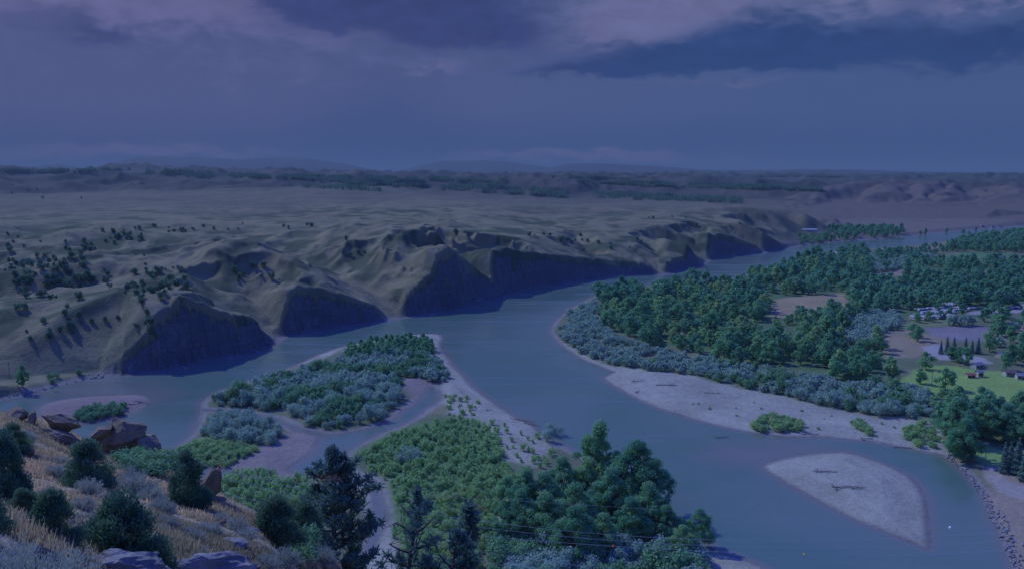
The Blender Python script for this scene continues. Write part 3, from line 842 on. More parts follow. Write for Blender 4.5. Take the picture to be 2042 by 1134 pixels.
def ground_tone(x, y, z, g):
    r = g['r']; n = len(x)
    f1 = fbm(x, y, 130, 4, seed=31); f2 = fbm(x, y, 30, 3, seed=32); f3 = fbm(x, y, 600, 4, seed=33)
    c = np.tile(np.array([[0.262, 0.238, 0.125]]), (n, 1))
    c = lerp(c, (0.200, 0.205, 0.115), sstep(-0.15, 0.45, f1 + 0.4 * f2) * 0.8)
    c = lerp(c, (0.300, 0.255, 0.165), sstep(0.1, 0.5, f2 - f1 * .5) * 0.5)
    wx_ = x + 40 * fbm(x, y, 180, 2, seed=1); wy_ = y + 40 * fbm(x, y, 180, 2, seed=2)
    gl = ridged(wx_, wy_, 170, 5, seed=1); gl2 = ridged(wx_ + 300, wy_, 62, 4, seed=2)
    scrub = (sstep(.36, .16, gl) * .7 + sstep(.30, .12, gl2) * .5) * sstep(-.25, .25, f2 + .5 * f1) * (z > 10)
    c = lerp(c, (0.070, 0.095, 0.050), np.clip(scrub * 1.3, 0, .85) * (r < 3500))
    c = lerp(c, (0.190, 0.172, 0.108), sstep(1050, 1700, r) * .8)
    c = lerp(c, (0.13, 0.125, 0.08), sstep(900, 1400, r) * sstep(.05, .35, fbm(x, y * 1.6, 240, 4, seed=46)) * .55)
    far = sstep(2150, 2900, r)
    c = lerp(c, (0.100, 0.086, 0.072), far * 0.9)
    c = lerp(c, (0.085, 0.080, 0.062), far * sstep(-0.05, 0.35, f3 + .4 * f1) * 0.75)
    c = lerp(c, (0.040, 0.055, 0.042), sstep(2300, 2900, r) * sstep(.05, .25, fbm(x * .45, y, 420, 4, seed=44)) * .8)
    c = lerp(c, (0.180, 0.142, 0.110), ((x > 420) & (g['dN'] > 0)) * sstep(1500, 1800, r) * (1 - sstep(2900, 3200, r)) * sstep(0, .1, x / np.maximum(y, 1) - .30) * .8)
    plain_ = sstep(3300, 5000, r)
    strips = fbm(x * 0.3, y, 900, 3, seed=40)
    c = lerp(c, (0.085, 0.095, 0.082), plain_)
    c = lerp(c, (0.07, 0.09, 0.065), plain_ * sstep(0.0, 0.25, strips))
    c = lerp(c, (0.22, 0.20, 0.15), plain_ * sstep(0.15, 0.35, -strips) * .8)
    low = (z < 12) & (r < 4200) & (r > 90)
    south = (g['dN'] < 0)
    sm = (south & low).astype(float)
    c = lerp(c, (0.17, 0.20, 0.105), sm)
    c = lerp(c, (0.24, 0.22, 0.13), sm * sstep(0.0, 0.4, f2))
    nearR = low & (r < 2500)
    c = lerp(c, (0.215, 0.18, 0.135), ((g['dN'] > 0) & (z < 9) & (r > 1200)).astype(float))
    # the flat terrace on the west bank
    c = lerp(c, (0.36, 0.28, 0.18), ((g['dN'] > 8) & (z < 8.5) & (r < 470) & (x < 0)).astype(float) * .8)
    grav = (0.385, 0.37, 0.275)
    shore = np.where(south, 1 - sstep(2, 5 + 3 * f2, g['d']), 1 - sstep(1, 4, g['d'])) * (r < 2600)
    c = lerp(c, (0.30, 0.275, 0.235), shore)
    c = lerp(c, (0.30, 0.26, 0.215), (g['dN'] > 0) * (1 - sstep(2, 9, g['dN'])) * sstep(-.1, .3, fbm(x, y, 24, 3, seed=47)) * (r < 1500))
    for poly in (GRAVEL_R, GRAVEL_A, GRAVEL_S, GRAVEL_T, GRAVEL_U, BAR):
        c = lerp(c, grav, softin(poly, x, y, nearR, 3.0))
    for poly in (MUD, SANDSPIT):
        c = lerp(c, (0.29, 0.245, 0.20), softin(poly, x, y, nearR, 3.0))
    c = lerp(c, (0.27, 0.215, 0.185), softin(ISLAND_B, x, y, nearR, 4.0))
    bnd = gnoise(g['d'] / 2.4, (x + y) / 60.0) + .6 * gnoise(g['d'] / 6.5 + 9, (x - y) / 90.0)
    isg = sstep(.24, .36, c[:, 0]) * (r < 1500) * (r > 150) * (z < 6)
    c = c * (1 + (.09 * np.clip(bnd, -1, 1) - .10 * sstep(.1, .5, fbm(x, y, 18, 3, seed=63))) * isg)[:, None]
    # damp gravel at the water's edge
    c = lerp(c, (0.22, 0.205, 0.175), (1 - sstep(0.6, 3.0, g['d'])) * (r < 1500) * south)
    for poly, col in ((UND_1, (0.13, 0.24, 0.085)), (UND_2, (0.14, 0.26, 0.085)), (UND_3, (0.12, 0.20, 0.085))):
        c = lerp(c, col, softin(poly, x, y, nearR, 4) * .85)
    for poly, col, w in ((FIELD_1, (0.36, 0.29, 0.155), 3), (FIELD_2, (0.33, 0.275, 0.165), 3), (LOT, (0.26, 0.235, 0.225), 2.5), (GRASS_1, (0.22, 0.25, 0.11), 3), (LAWN, (0.28, 0.42, 0.11), 2.5),
                         (LAWN_2, (0.26, 0.42, 0.13), 2.0), (YARD_R, (0.33, 0.27, 0.19), 3), (PATH, (0.36, 0.32, 0.27), 1.5), (STRIP, (0.13, 0.25, 0.10), 3)):
        c = lerp(c, col, softin(poly, x, y, nearR, w))
    for poly in BARE: c = lerp(c, (0.34, 0.26, 0.19), softin(poly, x, y, nearR, 4))
    for poly in ROADS: c = lerp(c, (0.38, 0.35, 0.32), softin(poly, x, y, nearR, 1.5))
    fgc = np.tile(np.array([[0.46, 0.36, 0.21]]), (n, 1))
    fgc = lerp(fgc, (0.32, 0.29, 0.17), sstep(-0.1, 0.4, fbm(x, y, 9, 3, seed=51)))
    fgc = lerp(fgc, (0.36, 0.30, 0.22), sstep(0.1, 0.5, fbm(x, y, 5, 3, seed=52)))
    c = c * (1 - g['fg'][:, None]) + fgc * g['fg'][:, None]
    return c


tone = ground_tone(gx, gy, gz, gm)
veg = np.clip((gm['dN'] > 5) * (gz > 6) * 1.0, 0, 1) * (1 - gm['fg']) * np.clip(0.55 + fbm(gx, gy, 90, 3, seed=60), 0, 1) + gm['fg'] * 0.25
nr, nc_ = RM.shape
ii = np.arange(nr - 1)[:, None] * nc_ + np.arange(nc_ - 1)[None]
quads = np.stack([ii, ii + 1, ii + nc_ + 1, ii + nc_], -1).reshape(-1, 4)[:, ::-1]
me = mesh("ground", np.stack([gx, gy, gz], 1), quads, M['ground'], None, True,
          {"tone": ('POINT', 'FLOAT_COLOR', np.concatenate([tone, np.ones((len(tone), 1))], 1)), "rock": ('POINT', 'FLOAT', gm['rock']), "veg": ('POINT', 'FLOAT', veg)})
ground = tag(obj("ground", me), "tan rolling ground with river bluffs, gravel bars and fields", "ground", None, "structure")

# river: a level sheet lying in the channel
wr = rows([(170, 350, 90), (350, 1350, 240), (1350, 3200, 60)])
wa = np.radians(np.linspace(-55, 60, 420))
A2, R2 = np.meshgrid(wa, wr)
wx, wy = (R2 * np.sin(A2)).ravel(), (R2 * np.cos(A2)).ravel()
wz, wm = terrain(wx, wy, True)
keep = (wm['d'] < 8)
dep = np.clip(-wm['d'] / 4.5, 0, 1)
for sx_, sy_, rad_, k_ in ((1480, 908, 24, .8), (1590, 893, 20, .7), (170, 776, 34, .9), (290, 790, 22, .8), (1345, 992, 14, .5), (600, 905, 16, .6)):
    cx_, cy_ = P(sx_, sy_); dep *= 1 - k_ * np.exp(-((wx - cx_) ** 2 + (wy - cy_) ** 2) / rad_ ** 2)
nr2, nc2 = R2.shape
ii = np.arange(nr2 - 1)[:, None] * nc2 + np.arange(nc2 - 1)[None]
q2 = np.stack([ii, ii + 1, ii + nc2 + 1, ii + nc2], -1).reshape(-1, 4)[:, ::-1]
q2 = q2[keep[q2].any(1)]
used = np.unique(q2); remap = np.zeros(len(wx), np.int64); remap[used] = np.arange(len(used))
me = mesh("river", np.stack([wx, wy, np.zeros(len(wx))], 1)[used], remap[q2], M['water'], None, True, {"depth": ('POINT', 'FLOAT', dep[used])})
river = tag(obj("river", me), "wide slate blue river bending between gravel bars and dark bluffs", "river", None, "structure")
# ------------------------------------------------------------------ looking up the ground that was built
LR = np.log(RR); AZR = np.radians(AZ); GZ = gz.reshape(nr, nc_)


def gridz(x, y):
    x = np.atleast_1d(np.asarray(x, float)); y = np.atleast_1d(np.asarray(y, float))
    l = np.log(np.maximum(np.hypot(x, y), RR[0])); a = np.arctan2(x, y)
    i = np.clip(np.searchsorted(LR, l) - 1, 0, nr - 2); j = np.clip(np.searchsorted(AZR, a) - 1, 0, nc_ - 2)
    u = np.clip((l - LR[i]) / (LR[i + 1] - LR[i]), 0, 1); v = np.clip((a - AZR[j]) / (AZR[j + 1] - AZR[j]), 0, 1)
    return (GZ[i, j] * (1 - u) * (1 - v) + GZ[i + 1, j] * u * (1 - v) + GZ[i, j + 1] * (1 - u) * v + GZ[i + 1, j + 1] * u * v)


def cast(px, py, d0=4.0, d1=9000.0, n=420):
    """where the sight line through a photo pixel meets the ground: x, y, z, distance (nan when it does not)"""
    px = np.atleast_1d(np.asarray(px, float)); py = np.atleast_1d(np.asarray(py, float))
    dx = (px - 1021.0) / F; dv = (567.0 - py) / F
    ry = CP + dv * SP; rz = -SP + dv * CP
    hl = np.hypot(dx, ry)
    D = np.exp(np.linspace(math.log(d0), math.log(d1), n))
    X = (dx / hl)[:, None] * D; Y = (ry / hl)[:, None] * D; Zr = H + (rz / hl)[:, None] * D
    below = Zr < gridz(X.ravel(), Y.ravel()).reshape(X.shape)
    hit = below.argmax(1); ok = below.any(1)
    hit = np.maximum(hit, 1)
    lo = D[hit - 1]; hi = D[hit]
    for _ in range(7):
        mid = (lo + hi) / 2
        zz = H + rz / hl * mid
        b = zz < gridz(dx / hl * mid, ry / hl * mid)
        hi = np.where(b, mid, hi); lo = np.where(b, lo, mid)
    x, y = dx / hl * hi, ry / hl * hi
    z = gridz(x, y)
    return x, y, z, np.where(ok, hi, np.nan)


def at(px, py, **k):
    x, y, z, D = cast(px, py, **k)
    if py > 815 and px < 440 + (py - 970) * 1.5 and px < 660 and 'd0' not in k and D[0] > 110:   # just over the near crest: stand on the crest
        X, Y, _ = PD(px, py, 69.0); return X, Y, float(gridz(X, Y)[0]), 69.0
    return float(x[0]), float(y[0]), float(z[0]), float(D[0])


RNG = np.random.RandomState(42)


def scatter(poly_px, spacing, rng, avoid=(), minland=1.0, zlev=2.0, keepf=1.0):
    poly = W(poly_px, zlev); pa = np.array(poly)
    x0, y0 = pa.min(0); x1, y1 = pa.max(0)
    nx, ny = int((x1 - x0) / spacing) + 1, int((y1 - y0) / (spacing * .87)) + 1
    gx_, gy_ = np.meshgrid(np.arange(nx), np.arange(ny))
    x = x0 + (gx_ + 0.5 * (gy_ % 2)) * spacing; y = y0 + gy_ * spacing * .87
    x = (x + rng.uniform(-.42, .42, x.shape) * spacing).ravel(); y = (y + rng.uniform(-.42, .42, y.shape) * spacing).ravel()
    k = inside(poly, x, y) & (rng.rand(len(x)) < keepf)
    for a in avoid: k &= ~inside(a, x, y)
    x, y = x[k], y[k]
    if len(x) == 0: return x, y, x
    z = gridz(x, y)
    k = (z > 0.12 * minland) & (z < 14)
    return x[k], y[k], z[k]


# ------------------------------------------------------------------ plants
def rdir(rng, n):
    v = rng.normal(size=(n, 3)); return v / np.linalg.norm(v, axis=1)[:, None]


def lobes_points(lobes, n, rng, shell=0.45):
    L = np.array(lobes); vol = (L[:, 3] * L[:, 4] * L[:, 5]) ** 0.75
    k = rng.choice(len(L), n, p=vol / vol.sum())
    d = rdir(rng, n); d[:, 2] = np.where((d[:, 2] < -0.35) & (rng.rand(n) < .6), -d[:, 2], d[:, 2])
    r = rng.rand(n) ** shell
    return L[k, :3] + d * r[:, None] * L[k, 3:6] + rng.normal(size=(n, 3)) * L[k, 3:6] * .13, d, k, r


def crown_lobes(rng, h, w, n, z0=0.25, top=1.0, shape=0.5, sr=(.30, .52)):
    """overlapping clumps filling an egg-shaped, uneven crown"""
    out = []
    for i in range(n):
        t = (i + rng.rand()) / n
        z = h * (z0 + (top - z0) * (0.12 + 0.80 * t))
        prof = max(0.18, math.sin(math.pi * min(1, (0.16 + 0.84 * t)) ** (0.8 + shape)) ) * w
        a = rng.rand() * 6.283; rr = prof * rng.rand() ** .4 * 0.85
        s = w * rng.uniform(*sr) * (0.75 + 0.3 * prof / w)
        out.append((rr * math.cos(a), rr * math.sin(a), z, s, s, s * rng.uniform(0.65, 0.95)))
    out.append((rng.normal() * .08 * w, rng.normal() * .08 * w, h * (top - .10), w * .28, w * .28, h * .10))
    return out


def broadleaf(rng, h, w, nl, ls, nlob=12, z0=0.2, shell=0.42, shape=0.4, sr=(.30, .52)):
    lob = crown_lobes(rng, h, w, nlob, z0, 1.0, shape, sr)
    c = MB()
    p, d, k, r = lobes_points(lob, nl, rng, shell)
    lt = rng.rand(len(lob))
    c.leaves(p, d + 0.9 * rdir(rng, nl) + np.array([0, 0, .4]), ls, rng, 0.75, 0, np.clip(lt[k] * .75 + rng.rand(nl) * .35 - .05, 0, 1))
    t = MB()
    top = h * 0.62; lean = rng.normal(size=2) * h * .02
    zz = np.linspace(-0.4, top, 6)
    pts = np.stack([lean[0] * (zz / top) ** 2 + rng.normal(size=6) * h * .004, lean[1] * (zz / top) ** 2 + rng.normal(size=6) * h * .004, zz], 1)
    t.tube(pts, h * .022 * (1 - .8 * np.linspace(0, 1, 6)) + .02, 0, 7)
    for L in lob[::2]:
        zb = h * rng.uniform(.14, .42); b = np.array([lean[0] * (zb / top) ** 2, lean[1] * (zb / top) ** 2, zb]); e = np.array(L[:3])
        mid = (b + e) / 2 + np.array([0, 0, -h * .03])
        t.tube([b, mid, e], [h * .010, h * .006, h * .002], 0, 5)
    return c, t


def merged(c, t):
    """crown and stem of a small far plant as one mesh with two materials"""
    m = MB(); V, fs, mi, ti = c.arrays()
    m.quads(V, fs[0], 0, ti[:len(fs[0])])
    V, fs, mi, ti = t.arrays()
    m.quads(V, fs[0], 1)
    return m


def bushy(rng, h, w, nl, ls, nlob=7, asp=0.55, shell=0.5):
    """low rounded shrub, foliage down to the ground, a few stems"""
    lob = []
    for i in range(nlob):
        a = rng.rand() * 6.283; rr = w * 0.74 * math.sqrt(rng.rand()); s = w * rng.uniform(.24, .48)
        lob.append((rr * math.cos(a), rr * math.sin(a), h * rng.uniform(.20, .70), s, s, h * rng.uniform(.24, .36)))
    lob.append((0, 0, h * .38, w * .78, w * .78, h * .42))
    c = MB(); p, d, k, r = lobes_points(lob, nl, rng, shell)
    p[:, 2] = np.maximum(p[:, 2], 0.03 * h)
    lt = rng.rand(len(lob))
    c.leaves(p, d + 0.9 * rdir(rng, nl) + np.array([0, 0, .4]), ls, rng, asp, 0, np.clip(lt[k] * .7 + rng.rand(nl) * .4 - .05, 0, 1))
    t = MB()
    for i in range(4):
        e = np.array(lob[i % len(lob)][:3]); t.tube([[0, 0, -.2], e * .5 + rng.normal(size=3) * w * .05, e], [h * .02, h * .014, h * .005], 0, 5)
    return c, t


def sapling(rng, h, nl, ls):
    w = h * rng.uniform(.24, .36)
    w *= 1.35
    c = MB()
    z = h * (0.03 + 0.97 * rng.rand(nl) ** 0.95)
    pr = w * (1 - (z / h) ** 2.2) ** .7 * (0.6 + .4 * np.sin(z * 9 / h + rng.rand() * 6)) * rng.rand(nl) ** .5
    a = rng.rand(nl) * 6.283
    pr *= 1 + .45 * np.sin(a * 2 + z / h * 7 + rng.rand() * 6)
    p = np.stack([pr * np.cos(a), pr * np.sin(a), z], 1)
    d = np.stack([np.cos(a), np.sin(a), np.full(nl, .5)], 1)
    c.leaves(p, d + .9 * rdir(rng, nl), ls, rng, .6, 0, np.clip(rng.rand(nl) * .6 + .4 * z / h, 0, 1))
    t = MB(); t.tube([[0, 0, -.2], [0.02 * h, 0, h * .5], [0, 0, h * .92]], [h * .014, h * .009, .01], 0, 5)
    return c, t


def conifer(rng, h, w, nl, ls, lower=0.06):
    c = MB(); z = h * (lower + (1 - lower) * (1 - np.sqrt(rng.rand(nl))))
    tier = 0.72 + .28 * np.cos(z / h * 40)
    pr = w * (1 - z / h) ** .85 * tier * rng.rand(nl) ** .4 + .03
    a = rng.rand(nl) * 6.283
    p = np.stack([pr * np.cos(a), pr * np.sin(a), z - pr * .25], 1)
    d = np.stack([np.cos(a), np.sin(a), np.full(nl, .8)], 1)
    c.leaves(p, d + .6 * rdir(rng, nl), ls, rng, .5, 0, rng.rand(nl))
    t = MB(); t.tube([[0, 0, -.3], [0, 0, h * .5], [0, 0, h * .95]], [h * .02, h * .012, .02], 0, 6)
    return c, t


SPEC = {}      # kind -> list of (small mesh, base height)


def protos(kind, n, fn, mat):
    out = []
    for i in range(n):
        rng = np.random.RandomState(hash_(kind) + i)
        m = merged(*fn(rng)); out.append((m.build(kind, [M[mat], M['bark']]), m))
    SPEC[kind] = out


def hash_(s): return sum(ord(c) * (i + 3) for i, c in enumerate(s)) % 9000


protos('cottonwood', 7, lambda r: broadleaf(r, 13, 6.0 * r.uniform(.85, 1.2), 1500, 1.0, 20, .02, .6, .3, (.20, .44)), 'cotton')
protos('far_cottonwood', 4, lambda r: broadleaf(r, 13, 6.0 * r.uniform(.85, 1.15), 280, 2.1, 10, .04), 'cotton')
protos('silverbush', 9, lambda r: bushy(r, 5.0 * r.uniform(.7, 1.25), 3.0 * r.uniform(.8, 1.3), 950, .62, 13, .5, .6), 'silver')
protos('far_silverbush', 3, lambda r: bushy(r, 5.0, 3.2, 200, 1.2, 7), 'silver')
protos('willow', 12, lambda r: sapling(r, 5.0, 520, .5) if r.rand() < .08 else (broadleaf(r, 4.7, 2.4 * r.uniform(.8, 1.25), 800, .42, 12, .02, .6, .3, (.26, .5)) if r.rand() < .35 else bushy(r, 4.3, 2.2 * r.uniform(.8, 1.25), 800, .42, 11, .6, .6)), 'willow')
protos('willow_shrub', 4, lambda r: bushy(r, 2.6, 1.9, 420, .42, 6), 'willow')
protos('far_willow', 4, lambda r: bushy(r, 4.4 * r.uniform(.8, 1.2), 2.2, 260, .72, 9, .6, .6), 'willow')
protos('hill_juniper', 5, lambda r: bushy(r, 4.2, 2.1 * r.uniform(.8, 1.3), 300, .8, 6, .6), 'juniper')
protos('spruce', 3, lambda r: conifer(r, 11, 2.9, 1200, .7), 'pine')
protos('young_cottonwood', 6, lambda r: broadleaf(r, 9, 3.6 * r.uniform(.8, 1.2), 1100, .75, 16, .02, .6, .3, (.22, .46)), 'willow')
protos('green_bush', 5, lambda r: bushy(r, 4.6 * r.uniform(.8, 1.2), 2.6, 800, .6, 10), 'shrub')
protos('green_shrub', 4, lambda r: bushy(r, 3.4, 2.3, 700, .45, 8), 'shrub')

ITEMS = {}     # kind -> list of (D, x, y, z, scale, label, group)


def add(kind, xs, ys, zs, label, group, smin=.75, smax=1.25, rng=RNG):
    L = ITEMS.setdefault(kind, [])
    for x, y, z in zip(xs, ys, zs):
        L.append((math.hypot(x, y), x, y, z, rng.uniform(smin, smax), label, group))


OPEN = [FIELD_1, FIELD_2, LOT, GRASS_1, LAWN, LAWN_2, PATH, STRIP, POOL1, POOL2] + BARE[:1] + ROADS[2:]
WOOD_1 = [(1190, 592), (1260, 578), (1330, 572), (1440, 566), (1500, 550), (1560, 532), (1630, 514), (1740, 522), (1745, 548), (1700, 578), (1692, 590), (1600, 597), (1530, 603), (1530, 645), (1600, 645),
          (1660, 640), (1700, 640), (1680, 690), (1750, 692), (1762, 730), (1800, 742), (1800, 765), (1700, 770), (1560, 742), (1420, 718), (1300, 696), (1225, 665), (1190, 640)]
WOOD_2 = [(1700, 582), (1760, 562), (1900, 556), (2080, 542), (2080, 616), (1930, 620), (1800, 622), (1700, 640), (1690, 610)]
WOOD_3 = [(1640, 507), (1745, 500), (1800, 512), (1870, 528), (2080, 522), (2080, 542), (1950, 550), (1760, 548), (1740, 522)]
WOOD_4 = [(1890, 502), (1905, 486), (1960, 474), (2080, 463), (2080, 506), (1960, 506)]
WOOD_5 = [(1590, 493), (1640, 483), (1640, 462), (1720, 459), (1800, 459), (1805, 470), (1700, 480), (1620, 493)]
WOOD_6 = [(1880, 812), (1930, 806), (2080, 824), (2080, 884), (1990, 884), (1930, 886), (1945, 915), (1905, 925), (1882, 880), (1872, 835)]
WOOD_7 = [(1940, 632), (2080, 628), (2080, 760), (2040, 760), (1985, 735), (1970, 700), (1985, 660)]
rg = np.random.RandomState(5)
G_WOOD = "cottonwoods in the riverside wood"
add('cottonwood', *scatter(WOOD_1, 10.5, rg, OPEN, 3, keepf=.93), "dark green cottonwood in the dense wood between the big sandbar and the tan field", G_WOOD, .45, 1.2)
add('cottonwood', *scatter(WOOD_2, 12, rg, OPEN, 3, keepf=.9), "dark green cottonwood in the belt of wood behind the parked trailers", "cottonwoods behind the trailers", .75, 1.2)
add('cottonwood', *scatter(WOOD_3, 17, rg, OPEN, 3, keepf=.75), "cottonwood among pale shrubs on the far flood plain", "cottonwoods on the far flood plain", .7, 1.1)
add('cottonwood', *scatter(WOOD_4, 15, rg, OPEN, 3, keepf=.95), "dark cottonwood in the grove beside the far reach of river", "cottonwoods by the far reach", .8, 1.2)
add('cottonwood', *scatter(WOOD_5, 15, rg, [], 3, keepf=.95), "green cottonwood on the point where the river bends out of sight", "cottonwoods at the far bend", .6, 1.0)
add('cottonwood', *scatter(WOOD_6, 9.5, rg, [LAWN_2], 3), "big leafy cottonwood beside the mown lawn above the rock-lined bank", "cottonwoods beside the lawn", .6, .9)
add('cottonwood', *scatter(WOOD_7, 13, rg, OPEN[2:], 3, keepf=.7), "shade tree among the houses past the lawn", "shade trees among the houses", .6, 1.0)
WOOD_8 = [(1760, 512), (1800, 500), (1890, 492), (1900, 506), (1800, 516)]
add('cottonwood', *scatter(WOOD_8, 15, rg, [], 3, keepf=.7), "dark bushy tree in the row between the far river reach and the green strip", "trees beside the green strip", .45, .8)
WOOD_9 = [(1850, 464), (2060, 446), (2060, 452), (1930, 461), (1850, 468)]
add('cottonwood', *scatter(WOOD_9, 26, rg, [], 3, keepf=.5), "small dark tree on the plain along the far reach of river", "trees along the far reach", .4, .8)
ISL_TREES = [(690, 705), (720, 684), (850, 676), (864, 700), (860, 722), (760, 716), (705, 722)]
add('cottonwood', *scatter(ISL_TREES, 6.5, rg, [POOL1], 3), "young dark cottonwood at the head of the bushy island", "young cottonwoods on the island", .40, .62)
for px, py in [(1885, 776), (1835, 764), (1846, 735), (1912, 722), (1898, 720), (1925, 726), (1600, 635), (1632, 640), (1655, 636), (1592, 628), (1830, 680), (1820, 672), (1932, 470), (1700, 470), (1835, 468), (1845, 467), (1888, 464), (1920, 466), (1946, 462)]:
    x, y, z, D = at(px, py)
    add('cottonwood', [x], [y], [z], "single cottonwood standing in the open beside a field or lawn", "lone cottonwoods in the open", .6, .85)
for px, py, s_ in [(1828, 642, .55), (1852, 640, .6), (1876, 636, .5), (1896, 632, .6), (1918, 628, .6), (1868, 622, .5)]:
    x, y, z, D = at(px, py); add('cottonwood', [x], [y], [z], "small tree standing among the parked trailers", "small trees among the trailers", s_, s_ * 1.1)
SIL_1 = [(1098, 655), (1110, 630), (1185, 603), (1192, 640), (1225, 668), (1300, 698), (1420, 720), (1560, 744), (1700, 772), (1800, 768), (1868, 800), (1860, 826), (1820, 834), (1700, 820), (1610, 798), (1500, 775), (1420, 760), (1380, 746), (1300, 736),
         (1225, 724), (1160, 700), (1118, 680)]
SIL_2 = [(1672, 645), (1720, 630), (1790, 634), (1797, 680), (1752, 692), (1682, 690)]
SIL_3 = [(1660, 528), (1740, 508), (1862, 514), (1862, 530), (1745, 546), (1700, 542)]
SIL_4 = [(1780, 568), (1860, 558), (1860, 572), (1790, 578)]
SIL_5 = [(408, 808), (425, 792), (475, 774), (565, 745), (665, 722), (695, 705), (760, 694), (850, 708), (888, 730), (895, 765), (885, 790), (862, 765), (852, 752), (800, 748), (788, 790), (795, 822), (740, 846), (685, 858), (620, 846), (540, 822), (470, 808)]
SIL_6 = [(402, 862), (412, 828), (460, 822), (540, 842), (560, 870), (540, 888), (490, 884), (425, 876)]
SIL_7 = [(965, 1090), (990, 1064), (1060, 1060), (1200, 1084), (1400, 1112), (1430, 1150), (1400, 1210), (1000, 1210)]
add('silverbush', *scatter(SIL_1, 4.8, rg, [], 4), "silvery bush in the hedge-like strip between the sandbar and the dark wood", "silver bushes along the wood's edge", .5, 1.3)
add('silverbush', *scatter(SIL_2, 6.0, rg, OPEN, 4), "silvery tree-high bush beside the dry mauve field", "silver bushes beside the field", 1.0, 1.6)
add('silverbush', *scatter(SIL_3, 8.0, rg, OPEN, 4), "pale bush in the far thicket on the flood plain", "silver bushes of the far thicket", 1.0, 1.7)
add('silverbush', *scatter(SIL_4, 8.0, rg, OPEN, 4), "pale bush showing in a gap of the far wood", "silver bushes in the wood gap", 1.0, 1.7)
add('silverbush', *scatter(SIL_5, 4.6, rg, [POOL1, BROOK], 4), "silvery bush of the thicket covering the gravel-edged island", "silver bushes of the island thicket", .5, 1.3)
add('silverbush', *scatter(SIL_6, 4.4, rg, [POOL1, BROOK], 4), "silvery bush of the small thicket beside the mud flat", "silver bushes beside the mud flat", .7, 1.1)
add('silverbush', *scatter(SIL_7, 4.6, rg, [STREAM], 4), "silvery bush under the power lines in front of the big cottonwoods", "silver bushes under the power lines", .8, 1.5)
for px, py in [(1900, 648), (1915, 650), (1930, 648), (2000, 662), (2020, 664), (1990, 690)]:
    x, y, z, D = at(px, py); add('silverbush', [x], [y], [z], "round silver tree by the track past the grey lot", "silver trees by the track", 1.5, 1.9)
for px, py in [(1105, 870), (1092, 880), (808, 905), (822, 918), (800, 928)]:
    x, y, z, D = at(px, py); add('silverbush', [x], [y], [z], "lone silvery bush among the light green willows", "lone silver bushes in the willows", .8, 1.2)
def clear(src, words, wl, thr):
    L = ITEMS[src]; X_ = np.array([t[1] for t in L]); Y_ = np.array([t[2] for t in L]); nv = fbm(X_, Y_, wl, 3, seed=95)
    ITEMS[src] = [t[:4] + (t[4] * (min(1.22, max(.75, 1 + .8 * v)) if words in t[5] else 1),) + t[5:] for t, v in zip(L, nv) if not (words in t[5] and v < thr)]


clear('cottonwood', 'dense wood', 45, -.24)
clear('cottonwood', 'belt of wood', 60, -.2)


def mix_in(src, share, kind, label, group, words):
    L = ITEMS[src]; keep_ = []
    for t in L:
        nv = fbm(np.array([t[1]]), np.array([t[2]]), 22, 2, seed=90)[0]
        if words in t[5] and nv + RNG.normal() * .12 > share: ITEMS.setdefault(kind, []).append(t[:4] + (t[4] * RNG.uniform(.9, 1.5), label, group))
        else: keep_.append(t)
    ITEMS[src] = keep_


mix_in('silverbush', .16, 'green_bush', "mid green bush mixed into the silver strip along the dark wood", "green bushes in the strip by the wood", "hedge-like strip")
mix_in('silverbush', .13, 'green_bush', "mid green bush mixed into the silver thicket of the gravel-edged island", "green bushes in the island thicket", "thicket covering")
mix_in('silverbush', .10, 'green_bush', "mid green bush among the silver ones under the power lines", "green bushes under the power lines", "under the power lines")
mix_in('cottonwood', .10, 'young_cottonwood', "young yellow green cottonwood in the wood between the big sandbar and the tan field", "young cottonwoods in the riverside wood", 'dense wood')
WIL_1 = [(705, 902), (765, 872), (825, 852), (900, 834), (960, 838), (1000, 880), (1010, 930), (1060, 960), (1000, 1000), (985, 1060), (960, 1134), (930, 1250), (830, 1250), (795, 1100), (780, 1040), (768, 960)]
WIL_1B = [(955, 835), (1075, 850), (1100, 885), (1110, 935), (1060, 965), (1005, 930), (995, 880)]
add('willow', *scatter(WIL_1, 2.5, rg, [STREAM], 3, keepf=.75), "light green willow sapling in the thick stand beside the backwater", "willow saplings beside the backwater", .3, .92)
add('willow', *scatter(WIL_1B, 4.4, rg, [], 3, keepf=.5), "willow sapling on the pale gravel flat beside the main channel", "willow saplings on the gravel flat", .3, .8)
add('willow', *scatter([(428, 968), (470, 948), (540, 936), (556, 960), (600, 950), (640, 990), (560, 1020), (500, 1020), (440, 990)], 4.0, rg, [], 3), "darker willow shrub behind the near hillside's shoulder", "willows behind the hillside", .7, 1.2)
add('willow_shrub', *scatter([(332, 925), (362, 884), (430, 872), (500, 888), (515, 897), (440, 925), (380, 940)], 2.3, rg, [], 1), "low green shrub on the point by the still water", "low shrubs on the point", .7, 1.2)
add('willow_shrub', *scatter([(1495, 838), (1540, 828), (1598, 838), (1600, 852), (1560, 858), (1500, 850)], 3.0, rg, [], 2), "bright green shrub in the big clump on the sandbar", "shrubs of the sandbar clump", .9, 1.5)
add('willow_shrub', *scatter([(1700, 842), (1722, 840), (1742, 858), (1728, 862), (1705, 852)], 3.0, rg, [], 2), "bright green shrub in the narrow clump on the sandbar", "shrubs of the narrow clump", .9, 1.4)
add('willow_shrub', *scatter([(1825, 845), (1862, 838), (1872, 880), (1860, 895), (1800, 872), (1795, 858)], 3.6, rg, [], 2), "bright green shrub at the sandbar's end below the tall trees", "shrubs at the sandbar's end", .8, 1.6)
